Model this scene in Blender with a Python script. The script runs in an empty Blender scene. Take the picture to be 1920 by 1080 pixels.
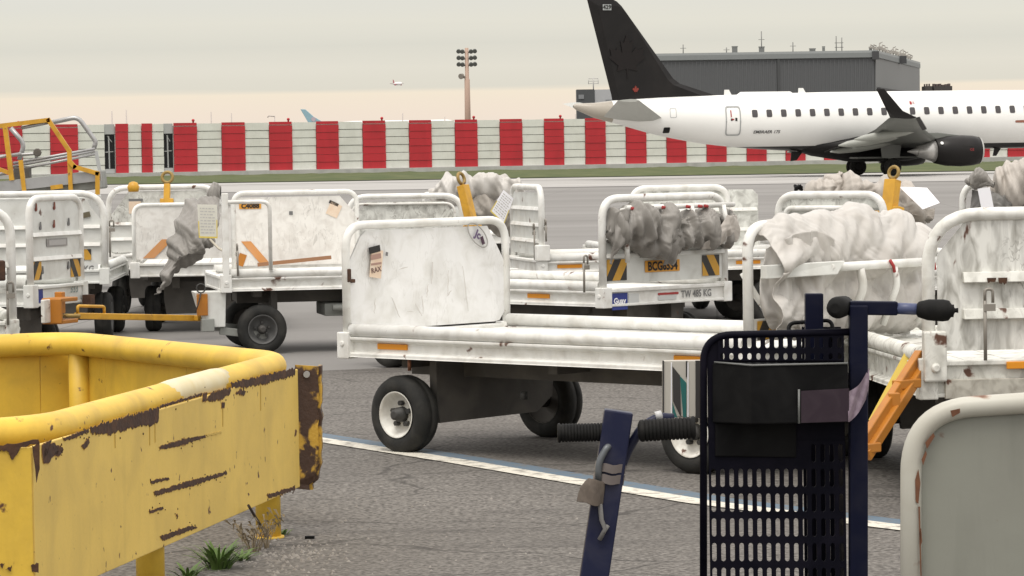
import bpy, bmesh, math, random
from mathutils import Vector, Matrix, noise
random.seed(7)
SC = bpy.context.scene
COL = SC.collection
R = math.radians
# ------------------------------------------------------------------ camera
F_PX, CAM_H, HOR = 6400.0, 1.6, 275.0
PITCH, ROLL = math.atan((540 - HOR) / F_PX), 0.0156
_F = Vector((0, math.cos(PITCH), -math.sin(PITCH)))
_U0 = Vector((0, math.sin(PITCH), math.cos(PITCH)))
_R0 = Vector((1, 0, 0))
CR = _R0 * math.cos(ROLL) - _U0 * math.sin(ROLL)
CU = _U0 * math.cos(ROLL) + _R0 * math.sin(ROLL)
CAM_P = Vector((0, 0, CAM_H))
cam_d = bpy.data.cameras.new('camera')
cam = bpy.data.objects.new('camera', cam_d)
COL.objects.link(cam)
cam.matrix_world = Matrix(((CR.x, CU.x, -_F.x, 0), (CR.y, CU.y, -_F.y, 0), (CR.z, CU.z, -_F.z, CAM_H), (0, 0, 0, 1)))
cam_d.sensor_width = 36
cam_d.lens = F_PX / 1920 * 36
cam_d.clip_start = 0.1
cam_d.clip_end = 30000
SC.camera = cam
def ray(px, py):
    return _F + CR * ((px - 960) / F_PX) + CU * ((540 - py) / F_PX)
def P(px, py, z=0.0):          # point of the picture on the level z
    d = ray(px, py)
    return CAM_P + d * ((z - CAM_H) / d.z)
def PD(px, py, Y):             # point of the picture at distance Y
    d = ray(px, py)
    return CAM_P + d * (Y / d.y)
def gz(y):                     # the apron falls away gently beyond 40 m
    return -0.0019 * (min(max(y, 40), 300) - 40)
# ------------------------------------------------------------------ light
SC.view_settings.view_transform = 'Standard'
SC.view_settings.look = 'None'
SC.view_settings.exposure = 0.0
SC.view_settings.gamma = 1.0
SUN_EL, SUN_AZ = R(66), R(200)      # azimuth: clockwise from +Y
world = bpy.data.worlds.new('World')
SC.world = world
world.use_nodes = True
def build_world():
    nt = world.node_tree
    nt.nodes.clear()
    N, Lk = nt.nodes.new, nt.links.new
    out = N('ShaderNodeOutputWorld'); bg = N('ShaderNodeBackground')
    bg.inputs['Strength'].default_value = 0.1
    sky = N('ShaderNodeTexSky'); sky.sky_type = 'NISHITA'; sky.sun_disc = False
    sky.sun_elevation = SUN_EL; sky.sun_rotation = SUN_AZ
    sky.dust_density = 3.0
    tc = N('ShaderNodeTexCoord'); sep = N('ShaderNodeSeparateXYZ')
    Lk(tc.outputs['Generated'], sep.inputs[0])
    # cloud sheet: a layered overcast, streaked along the horizon
    mp = N('ShaderNodeMapping'); mp.inputs['Scale'].default_value = (5, 5, 190)
    Lk(tc.outputs['Generated'], mp.inputs[0])
    n1 = N('ShaderNodeTexNoise'); n1.inputs['Scale'].default_value = 1.0; n1.inputs['Detail'].default_value = 5
    Lk(mp.outputs[0], n1.inputs['Vector'])
    m1 = N('ShaderNodeMath'); m1.operation = 'MULTIPLY_ADD'
    m1.inputs[1].default_value = 0.0045; m1.inputs[2].default_value = -0.00225
    Lk(n1.outputs['Fac'], m1.inputs[0])
    ad = N('ShaderNodeMath'); ad.operation = 'ADD'
    Lk(sep.outputs['Z'], ad.inputs[0]); Lk(m1.outputs[0], ad.inputs[1])
    mr = N('ShaderNodeMapRange'); mr.inputs['From Min'].default_value = 0.0; mr.inputs['From Max'].default_value = 0.05
    Lk(ad.outputs[0], mr.inputs['Value'])
    rp = N('ShaderNodeValToRGB')
    el = rp.color_ramp.elements
    def c(r, g, b): return (r, g, b, 1)
    el[0].position = 0.0; el[0].color = c(.88, .77, .68)
    el[1].position = 1.0; el[1].color = c(.80, .785, .73)
    for pos, col in ((.2, c(.93, .80, .67)), (.33, c(.94, .83, .67)), (.365, c(.77, .735, .635)), (.48, c(.80, .765, .665)),
                     (.6, c(.745, .725, .64)), (.74, c(.80, .775, .68)), (.86, c(.78, .765, .69))):
        e = el.new(pos); e.color = col
    Lk(mr.outputs[0], rp.inputs[0])
    # brighter overhead as an overcast is
    mr2 = N('ShaderNodeMapRange'); mr2.inputs['From Min'].default_value = 0.05; mr2.inputs['From Max'].default_value = 0.9
    mr2.inputs['To Min'].default_value = 0.0; mr2.inputs['To Max'].default_value = 1.0; mr2.inputs['From Max'].default_value = 0.6
    Lk(sep.outputs['Z'], mr2.inputs['Value'])
    up = N('ShaderNodeMix'); up.data_type = 'RGBA'; up.inputs[7].default_value = (1.55, 1.49, 1.44, 1)
    Lk(mr2.outputs[0], up.inputs[0]); Lk(rp.outputs[0], up.inputs[6])
    sc = N('ShaderNodeVectorMath'); sc.operation = 'SCALE'; sc.inputs['Scale'].default_value = 10.0
    Lk(up.outputs[2], sc.inputs[0])
    mx = N('ShaderNodeMix'); mx.data_type = 'RGBA'; mx.inputs[0].default_value = 0.96
    Lk(sky.outputs[0], mx.inputs[6]); Lk(sc.outputs[0], mx.inputs[7])
    Lk(mx.outputs[2], bg.inputs['Color'])
    Lk(bg.outputs[0], out.inputs['Surface'])
build_world()
sun_d = bpy.data.lights.new('sun', 'SUN'); sun_d.energy = 1.75; sun_d.angle = R(28); sun_d.color = (1, .95, .87)
sun = bpy.data.objects.new('sun', sun_d); COL.objects.link(sun)
_sd = Vector((math.sin(SUN_AZ) * math.cos(SUN_EL), math.cos(SUN_AZ) * math.cos(SUN_EL), math.sin(SUN_EL)))
sun.rotation_euler = (-_sd).to_track_quat('-Z', 'Y').to_euler()

# ------------------------------------------------------------------ materials
MATS = {}
def paint(name, col, rough=.5, metal=0.0, dirt=None, dirt_amt=0.0, dirt_scale=6.0, rust=0.0, rust_scale=7.0, scuff=0.0,
          scuff_col=(.22, .21, .19), bump=0.0, bump_scale=60.0, stretch=(1, 1, 1), fleck=0.0, spec=.5, streak=0.0,
          rust_col=(.09, .035, .018)):
    if name in MATS: return MATS[name]
    m = bpy.data.materials.new(name); m.use_nodes = True
    nt = m.node_tree; N, Lk = nt.nodes.new, nt.links.new
    b = nt.nodes['Principled BSDF']
    b.inputs['Roughness'].default_value = rough; b.inputs['Metallic'].default_value = metal
    b.inputs['Specular IOR Level'].default_value = spec
    tc = N('ShaderNodeTexCoord')
    mp = N('ShaderNodeMapping'); mp.inputs['Scale'].default_value = stretch
    oi = N('ShaderNodeObjectInfo')
    va = N('ShaderNodeVectorMath'); va.operation = 'MULTIPLY_ADD'; va.inputs[1].default_value = (17, 31, 23)
    Lk(oi.outputs['Random'], va.inputs[0]); Lk(tc.outputs['Object'], va.inputs[2])
    Lk(va.outputs[0], mp.inputs[0])
    cur = None
    rgb = N('ShaderNodeRGB'); rgb.outputs[0].default_value = (*col, 1); cur = rgb.outputs[0]
    def mask(scale, lo, hi, detail=4, dist=0.0, vec=None, amt=1.0):
        n = N('ShaderNodeTexNoise'); n.inputs['Scale'].default_value = scale; n.inputs['Detail'].default_value = detail
        n.inputs['Distortion'].default_value = dist
        Lk(vec or mp.outputs[0], n.inputs['Vector'])
        r = N('ShaderNodeMapRange'); r.inputs['From Min'].default_value = lo; r.inputs['From Max'].default_value = hi
        r.inputs['To Max'].default_value = amt
        Lk(n.outputs['Fac'], r.inputs['Value'])
        return r.outputs[0]
    def mixin(fac, c2):
        nonlocal cur
        x = N('ShaderNodeMix'); x.data_type = 'RGBA'
        Lk(fac, x.inputs[0]); Lk(cur, x.inputs[6]); x.inputs[7].default_value = (*c2, 1)
        cur = x.outputs[2]
    # broad tonal variation always
    mixin(mask(2.3, .3, .75, 3, amt=.22), tuple(v * .72 for v in col))
    if dirt_amt > 0: mixin(mask(dirt_scale, .42, .72, 7, .6, amt=dirt_amt), dirt or tuple(v * .45 for v in col))
    if streak > 0:
        m2 = N('ShaderNodeMapping'); m2.inputs['Scale'].default_value = (14, 14, 1.6); Lk(va.outputs[0], m2.inputs[0])
        mixin(mask(1.0, .52, .75, 5, .3, m2.outputs[0], amt=streak), tuple(v * .4 for v in col))
    if scuff > 0:
        m2 = N('ShaderNodeMapping'); m2.inputs['Scale'].default_value = (7, 7, 2.4); m2.inputs['Rotation'].default_value = (.25, .2, .1)
        Lk(va.outputs[0], m2.inputs[0])
        n = N('ShaderNodeTexNoise'); n.inputs['Scale'].default_value = 1.6; n.inputs['Detail'].default_value = 3; n.inputs['Distortion'].default_value = 1.8
        Lk(m2.outputs[0], n.inputs['Vector'])
        a = N('ShaderNodeMath'); a.operation = 'SUBTRACT'; a.inputs[1].default_value = .5; Lk(n.outputs['Fac'], a.inputs[0])
        a2 = N('ShaderNodeMath'); a2.operation = 'ABSOLUTE'; Lk(a.outputs[0], a2.inputs[0])
        r = N('ShaderNodeMapRange'); r.inputs['From Min'].default_value = .004; r.inputs['From Max'].default_value = .02
        r.inputs['To Min'].default_value = 1; r.inputs['To Max'].default_value = 0; Lk(a2.outputs[0], r.inputs['Value'])
        mm = N('ShaderNodeMath'); mm.operation = 'MULTIPLY'; Lk(r.outputs[0], mm.inputs[0]); Lk(mask(3.1, .45, .62, 2, amt=scuff), mm.inputs[1])
        mixin(mm.outputs[0], scuff_col)
    if fleck > 0: mixin(mask(90, .5, .7, 2, amt=fleck), tuple(v * .5 for v in col))
    if rust > 0:
        mixin(mask(rust_scale, .70 - rust * .22, .745 - rust * .22, 8, .4, amt=.75), tuple(min(1, v * 1.7) for v in rust_col))
        mixin(mask(rust_scale, .72 - rust * .22, .75 - rust * .22, 8, .4, amt=.95), rust_col)
    Lk(cur, b.inputs['Base Color'])
    if bump > 0:
        n = N('ShaderNodeTexNoise'); n.inputs['Scale'].default_value = bump_scale; n.inputs['Detail'].default_value = 4
        Lk(mp.outputs[0], n.inputs['Vector'])
        bp = N('ShaderNodeBump'); bp.inputs['Strength'].default_value = bump; bp.inputs['Distance'].default_value = .01
        Lk(n.outputs['Fac'], bp.inputs['Height']); Lk(bp.outputs[0], b.inputs['Normal'])
    MATS[name] = m
    return m
WHITE = paint('white cart paint', (.80, .80, .77), .42, dirt=(.44, .41, .35), dirt_amt=.5, dirt_scale=9, rust=.17, streak=.18, bump=.08, bump_scale=25)
SHEET_SCRAPED = paint('scraped white sheet', (.80, .80, .76), .5, dirt=(.25, .24, .21), dirt_amt=.85, dirt_scale=15, rust=.16, rust_scale=9, scuff=.75, scuff_col=(.2, .19, .17), streak=.6, stretch=(1.5, 1.5, .5), bump=.15, bump_scale=12)
WHITE_WORN = paint('worn white tube paint', (.78, .78, .74), .45, dirt=(.42, .40, .35), dirt_amt=.6, dirt_scale=14, rust=.24, rust_scale=11, streak=.15, bump=.1)
WHITE_GRIMY = paint('grimy white paint', (.74, .74, .69), .5, dirt=(.33, .32, .28), dirt_amt=.75, dirt_scale=13, rust=.30, rust_scale=8, scuff=.6, streak=.2, bump=.15, bump_scale=25)
SHEET = paint('scuffed white sheet', (.80, .80, .79), .45, dirt=(.56, .55, .51), dirt_amt=.6, dirt_scale=10, scuff=.42, scuff_col=(.45, .44, .41), streak=.06, bump=.12, bump_scale=9)
SHEET_GREY = paint('scuffed grey white sheet', (.70, .71, .67), .5, dirt=(.27, .265, .24), dirt_amt=.8, dirt_scale=13, scuff=.8, streak=.12, bump=.12, bump_scale=9)
SHEET_CREAM = paint('dirty cream sheet', (.78, .765, .73), .5, dirt=(.52, .49, .45), dirt_amt=.6, dirt_scale=13, scuff=.35, streak=.1)
CARTGREY = paint('light grey cart paint', (.70, .71, .68), .48, dirt=(.42, .41, .37), dirt_amt=.55, dirt_scale=6, rust=.06, streak=.10, scuff=.15)
UNDER = paint('underframe brown grey paint', (.085, .078, .07), .7, dirt=(.16, .145, .125), dirt_amt=.6, dirt_scale=5, rust=.08, bump=.1)
UNDERGREY = paint('underframe grey paint', (.27, .28, .26), .6, dirt=(.12, .11, .1), dirt_amt=.6, dirt_scale=4)
TYRE = paint('tyre rubber', (.022, .022, .021), .82, dirt=(.06, .057, .05), dirt_amt=.55, dirt_scale=9, bump=.2, bump_scale=70, spec=.3)
RIMW = paint('white wheel rim', (.74, .73, .68), .45, dirt=(.3, .25, .18), dirt_amt=.45, dirt_scale=14, rust=.3, rust_scale=16)
RIMD = paint('dark wheel rim', (.10, .10, .098), .55, dirt=(.04, .04, .04), dirt_amt=.5, dirt_scale=12)
HUBM = paint('hub metal', (.035, .035, .034), .6, dirt=(.09, .08, .07), dirt_amt=.4)
BLACK = paint('black plastic', (.006, .006, .0065), .5, spec=.08, dirt=(.022, .022, .022), dirt_amt=.4, dirt_scale=10)
NAVY = paint('navy enamel', (.0055, .007, .021), .45, spec=.10, dirt=(.02, .02, .03), dirt_amt=.5, dirt_scale=12, rust=.02)
NAVYL = paint('worn blue enamel', (.06, .075, .16), .4, dirt=(.1, .1, .12), dirt_amt=.4, dirt_scale=14)
GRIP = paint('black rubber grip', (.010, .010, .010), .7, spec=.15, dirt=(.03, .028, .026), dirt_amt=.5, dirt_scale=20)
YEL = paint('barrier yellow paint', (.78, .515, .06), .5, dirt=(.45, .29, .05), dirt_amt=.55, dirt_scale=5, rust=.16, rust_scale=13, streak=.12, bump=.18, bump_scale=16, fleck=.06)
YELPLATE = paint('barrier plate yellow paint', (.80, .565, .135), .6, dirt=(.58, .41, .11), dirt_amt=.65, dirt_scale=3.0, rust=.17, rust_scale=17, streak=.10, bump=.16, bump_scale=13, fleck=.08)
RUSTY = paint('rust', (.055, .028, .018), .9, dirt=(.12, .055, .025), dirt_amt=.7, dirt_scale=18, bump=.4, bump_scale=50)
RUSTYEL = paint('rusted yellow steel', (.55, .33, .04), .6, dirt=(.3, .17, .02), dirt_amt=.5, rust=1.05, rust_scale=6, bump=.3, rust_col=(.05, .024, .015))
PALEYEL = paint('faded yellow paint', (.72, .64, .42), .5, dirt=(.6, .45, .15), dirt_amt=.5, dirt_scale=6)
TOWYEL = paint('tow bar yellow', (.62, .33, .025), .42, dirt=(.25, .12, .02), dirt_amt=.45, dirt_scale=8, rust=.06)
TOWORG = paint('tow bar orange', (.44, .165, .014), .42, dirt=(.22, .08, .02), dirt_amt=.4, dirt_scale=8, rust=.06)
STRAP = paint('yellow webbing', (.55, .40, .07), .8)
AMBER = paint('amber reflector', (.72, .28, .015), .3)
LABELY = paint('orange yellow label', (.66, .30, .03), .4)
INK = paint('black ink', (.015, .014, .013), .6)
INKG = paint('grey stencil ink', (.16, .16, .16), .6)
INKR = paint('red ink', (.35, .03, .03), .5)
PAPER = paint('white paper', (.86, .86, .9), .6)
PAPERC = paint('cream paper label', (.72, .56, .42), .6, dirt=(.8, .75, .65), dirt_amt=.5, dirt_scale=20)
TARPG = paint('grey tarpaulin', (.25, .235, .215), .45, dirt=(.16, .15, .135), dirt_amt=.45, dirt_scale=6, bump=.35, bump_scale=18)
TARPW = paint('white tarpaulin', (.53, .51, .48), .42, dirt=(.36, .33, .295), dirt_amt=.55, dirt_scale=7, bump=.35, bump_scale=16)
TARPB = paint('beige tarpaulin', (.45, .415, .375), .55, dirt=(.36, .32, .28), dirt_amt=.45, dirt_scale=6, bump=.12, bump_scale=30)
BLUELOGO = paint('blue sticker', (.02, .035, .22), .35)
STEEL = paint('galvanised steel', (.42, .42, .42), .4, metal=.5, dirt=(.25, .24, .23), dirt_amt=.4)
PANELG = paint('grey green panel', (.245, .25, .215), .5, dirt=(.22, .22, .19), dirt_amt=.55, dirt_scale=4, streak=.25, scuff=.25, scuff_col=(.2, .2, .17), rust=.03, bump=.08, bump_scale=16)
PANELT = paint('off white rusty tube', (.50, .49, .43), .45, dirt=(.36, .33, .27), dirt_amt=.5, dirt_scale=7, rust=.34, rust_scale=5, rust_col=(.14, .055, .022))
RED = paint('red fence panel', (.50, .022, .034), .5, dirt=(.30, .014, .02), dirt_amt=.5, dirt_scale=.8, stretch=(1, 1, .3))
FWHITE = paint('white fence panel', (.72, .73, .68), .5, dirt=(.55, .55, .50), dirt_amt=.5, dirt_scale=.7, streak=.12)
FGAP = paint('fence joint grey', (.48, .48, .46), .7)
DARK = paint('dark opening', (.02, .022, .024), .6)
FGREY = paint('fence post grey', (.42, .43, .43), .5)
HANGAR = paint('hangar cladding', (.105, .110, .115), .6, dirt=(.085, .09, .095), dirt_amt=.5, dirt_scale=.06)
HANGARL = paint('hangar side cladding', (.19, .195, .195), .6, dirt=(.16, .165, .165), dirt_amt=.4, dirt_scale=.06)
HANGART = paint('hangar roof trim', (.20, .215, .215), .6)
PAMAST = paint('light mast pink beige', (.44, .31, .24), .6)
LAMPG = paint('floodlight housing', (.10, .105, .095), .5)
PLBLACK = paint('aircraft black paint', (.010, .009, .009), .4, spec=.25, dirt=(.03, .026, .024), dirt_amt=.3, dirt_scale=.8)
PLGREY = paint('aircraft wing grey', (.165, .172, .158), .4, dirt=(.13, .135, .125), dirt_amt=.5, dirt_scale=.9)
PLLIGHT = paint('aircraft tail grey', (.42, .43, .40), .4, dirt=(.33, .33, .31), dirt_amt=.4, dirt_scale=.9)
PLWHITE = paint('aircraft white', (.84, .84, .82), .28, dirt=(.75, .75, .72), dirt_amt=.25, dirt_scale=.5)
PLMETAL = paint('exhaust metal', (.55, .54, .52), .35, metal=.6)
PLGLASS = paint('aircraft window glass', (.06, .055, .058), .2)
PLLINE = paint('door outline grey', (.35, .36, .36), .5)
LEAFRED = paint('faint tail emblem red', (.0112, .0088, .0086), .4, spec=.25)
LEAFBR = paint('small tail emblem red', (.22, .03, .02), .35)
FINBLUE = paint('light blue tail paint', (.25, .40, .46), .5)
FARWHITE = paint('far aircraft white', (.82, .80, .80), .5)
FARRED = paint('far aircraft red', (.4, .12, .14), .5)
TEAL = paint('teal print', (.02, .13, .12), .4)
BEIGEP = paint('beige striped board', (.50, .475, .42), .5)
DARKP = paint('charcoal print', (.04, .037, .036), .45)
TAPE = paint('lilac tape', (.17, .12, .16), .3, dirt=(.35, .28, .33), dirt_amt=.5, dirt_scale=30)
CLOTHBR = paint('brown grey rag', (.13, .105, .085), .85, dirt=(.07, .055, .045), dirt_amt=.7, dirt_scale=30)
GRASSBLADE = paint('weed green', (.10, .17, .035), .6)
DRYWEED = paint('dry weed stalk', (.25, .20, .13), .8)
PEBBLE = paint('pebble', (.22, .20, .18), .85, dirt=(.36, .34, .31), dirt_amt=.6, dirt_scale=15)
MESHGREY = paint('far structure grey', (.33, .33, .34), .7)

def hazard_mat(name, sgn, scale=7.0):
    m = bpy.data.materials.new(name); m.use_nodes = True
    nt = m.node_tree; N, Lk = nt.nodes.new, nt.links.new
    b = nt.nodes['Principled BSDF']; b.inputs['Roughness'].default_value = .45
    tc = N('ShaderNodeTexCoord'); sp = N('ShaderNodeSeparateXYZ'); Lk(tc.outputs['Object'], sp.inputs[0])
    a = N('ShaderNodeMath'); a.operation = 'MULTIPLY_ADD'; a.inputs[1].default_value = .62 * sgn
    Lk(sp.outputs['Z'], a.inputs[0]); Lk(sp.outputs['X'], a.inputs[2])
    k = N('ShaderNodeMath'); k.operation = 'MULTIPLY'; k.inputs[1].default_value = scale; Lk(a.outputs[0], k.inputs[0])
    f = N('ShaderNodeMath'); f.operation = 'FRACT'; Lk(k.outputs[0], f.inputs[0])
    g = N('ShaderNodeMath'); g.operation = 'GREATER_THAN'; g.inputs[1].default_value = .52; Lk(f.outputs[0], g.inputs[0])
    n = N('ShaderNodeTexNoise'); n.inputs['Scale'].default_value = 30; Lk(tc.outputs['Object'], n.inputs['Vector'])
    mx0 = N('ShaderNodeMix'); mx0.data_type = 'RGBA'; Lk(n.outputs['Fac'], mx0.inputs[0])
    mx0.inputs[6].default_value = (.62, .33, .03, 1); mx0.inputs[7].default_value = (.45, .24, .03, 1)
    mx = N('ShaderNodeMix'); mx.data_type = 'RGBA'; Lk(g.outputs[0], mx.inputs[0])
    Lk(mx0.outputs[2], mx.inputs[6]); mx.inputs[7].default_value = (.025, .022, .02, 1)
    Lk(mx.outputs[2], b.inputs['Base Color'])
    return m
HAZ_R = hazard_mat('hazard stripes leaning right', -1)
HAZ_L = hazard_mat('hazard stripes leaning left', 1)

def ground_mat(name, kind):
    m = bpy.data.materials.new(name); m.use_nodes = True
    nt = m.node_tree; N, Lk = nt.nodes.new, nt.links.new
    b = nt.nodes['Principled BSDF']; b.inputs['Specular IOR Level'].default_value = .25
    tc = N('ShaderNodeTexCoord')
    def nz(scale, detail=4, stretch=None, dist=0):
        n = N('ShaderNodeTexNoise'); n.inputs['Scale'].default_value = scale; n.inputs['Detail'].default_value = detail
        n.inputs['Distortion'].default_value = dist
        v = tc.outputs['Object']
        if stretch:
            mp = N('ShaderNodeMapping'); mp.inputs['Scale'].default_value = stretch[:3]
            if len(stretch) > 3: mp.inputs['Rotation'].default_value = (0, 0, stretch[3])
            Lk(v, mp.inputs[0]); v = mp.outputs[0]
        Lk(v, n.inputs['Vector']); return n.outputs['Fac']
    def mr(v, a, bb, lo=0., hi=1.):
        r = N('ShaderNodeMapRange'); r.inputs['From Min'].default_value = a; r.inputs['From Max'].default_value = bb
        r.inputs['To Min'].default_value = lo; r.inputs['To Max'].default_value = hi
        Lk(v, r.inputs['Value']); return r.outputs[0]
    def mix(f, c1, c2):
        x = N('ShaderNodeMix'); x.data_type = 'RGBA'
        if isinstance(f, float): x.inputs[0].default_value = f
        else: Lk(f, x.inputs[0])
        for i, c in ((6, c1), (7, c2)):
            if isinstance(c, tuple): x.inputs[i].default_value = (*c, 1)
            else: Lk(c, x.inputs[i])
        return x.outputs[2]
    if kind == 'asphalt':
        b.inputs['Roughness'].default_value = .9
        c = mix(mr(nz(48, 3), .38, .62), (.070, .064, .058), (.20, .187, .171))
        c = mix(mr(nz(34, 2), .58, .68, 0, .55), c, (.29, .27, .25))
        c = mix(mr(nz(.55, 5), .35, .7, 0, .45), c, (.098, .090, .082))
        c = mix(mr(nz(1.6, 4, (.5, 2.6, 1, .35), .6), .55, .75, 0, .55), c, (.066, .060, .056))
        # tar snakes and fine cracks
        v = N('ShaderNodeTexVoronoi'); v.feature = 'DISTANCE_TO_EDGE'; v.inputs['Scale'].default_value = .55
        mp = N('ShaderNodeMapping'); mp.inputs['Scale'].default_value = (.7, 1.5, 1); mp.inputs['Rotation'].default_value = (0, 0, .5)
        wn = N('ShaderNodeTexNoise'); wn.inputs['Scale'].default_value = 2.2; Lk(tc.outputs['Object'], wn.inputs['Vector'])
        wa = N('ShaderNodeVectorMath'); wa.operation = 'MULTIPLY_ADD'; wa.inputs[1].default_value = (.5, .5, 0)
        Lk(wn.outputs['Color'], wa.inputs[0]); Lk(tc.outputs['Object'], wa.inputs[2])
        Lk(wa.outputs[0], mp.inputs[0]); Lk(mp.outputs[0], v.inputs['Vector'])
        c = mix(mr(v.outputs['Distance'], .003, .010, .55, 0.), c, (.032, .029, .027))
        bp = N('ShaderNodeBump'); bp.inputs['Strength'].default_value = .35; bp.inputs['Distance'].default_value = .006
        Lk(nz(75, 3), bp.inputs['Height']); Lk(bp.outputs[0], b.inputs['Normal'])
    elif kind == 'concrete':
        b.inputs['Roughness'].default_value = .85
        c = mix(mr(nz(.05, 5, (1, 2.2, 1)), .3, .7), (.175, .168, .160), (.25, .242, .232))
        c = mix(mr(nz(.35, 6, (.25, 1.6, 1)), .48, .75, 0, .5), c, (.13, .124, .118))
        c = mix(mr(nz(40, 3), .4, .7, 0, .3), c, (.185, .175, .165))
        br = N('ShaderNodeTexBrick'); br.offset = 0; br.inputs['Scale'].default_value = 1.0
        br.inputs['Brick Width'].default_value = 6.0; br.inputs['Row Height'].default_value = 6.0; br.inputs['Mortar Size'].default_value = .012
        mp = N('ShaderNodeMapping'); mp.inputs['Rotation'].default_value = (0, 0, .06)
        Lk(tc.outputs['Object'], mp.inputs[0]); Lk(mp.outputs[0], br.inputs['Vector'])
        f = N('ShaderNodeMath'); f.operation = 'MULTIPLY'; f.inputs[1].default_value = .6; Lk(br.outputs['Fac'], f.inputs[0])
        c = mix(f.outputs[0], c, (.09, .085, .08))
    elif kind == 'taxi':
        b.inputs['Roughness'].default_value = .85
        c = mix(mr(nz(.08, 5, (.5, 3, 1)), .35, .7), (.32, .31, .295), (.41, .40, .385))
    elif kind == 'grass':
        b.inputs['Roughness'].default_value = .9
        c = mix(mr(nz(.5, 6, (1, .3, 1)), .35, .7), (.055, .075, .02), (.095, .105, .038))
        c = mix(mr(nz(3.0, 3), .5, .8, 0, .5), c, (.05, .068, .02))
    elif kind in ('white', 'blue'):
        b.inputs['Roughness'].default_value = .8
        col = (.66, .63, .55) if kind == 'white' else (.115, .165, .215)
        c = mix(mr(nz(14, 7), .50, .66, 0, .75 if kind == 'white' else .7), col, (.17, .155, .14))
        c = mix(mr(nz(60, 3), .5, .75, 0, .5), c, (.2, .18, .165))
    Lk(c, b.inputs['Base Color'])
    return m

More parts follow.
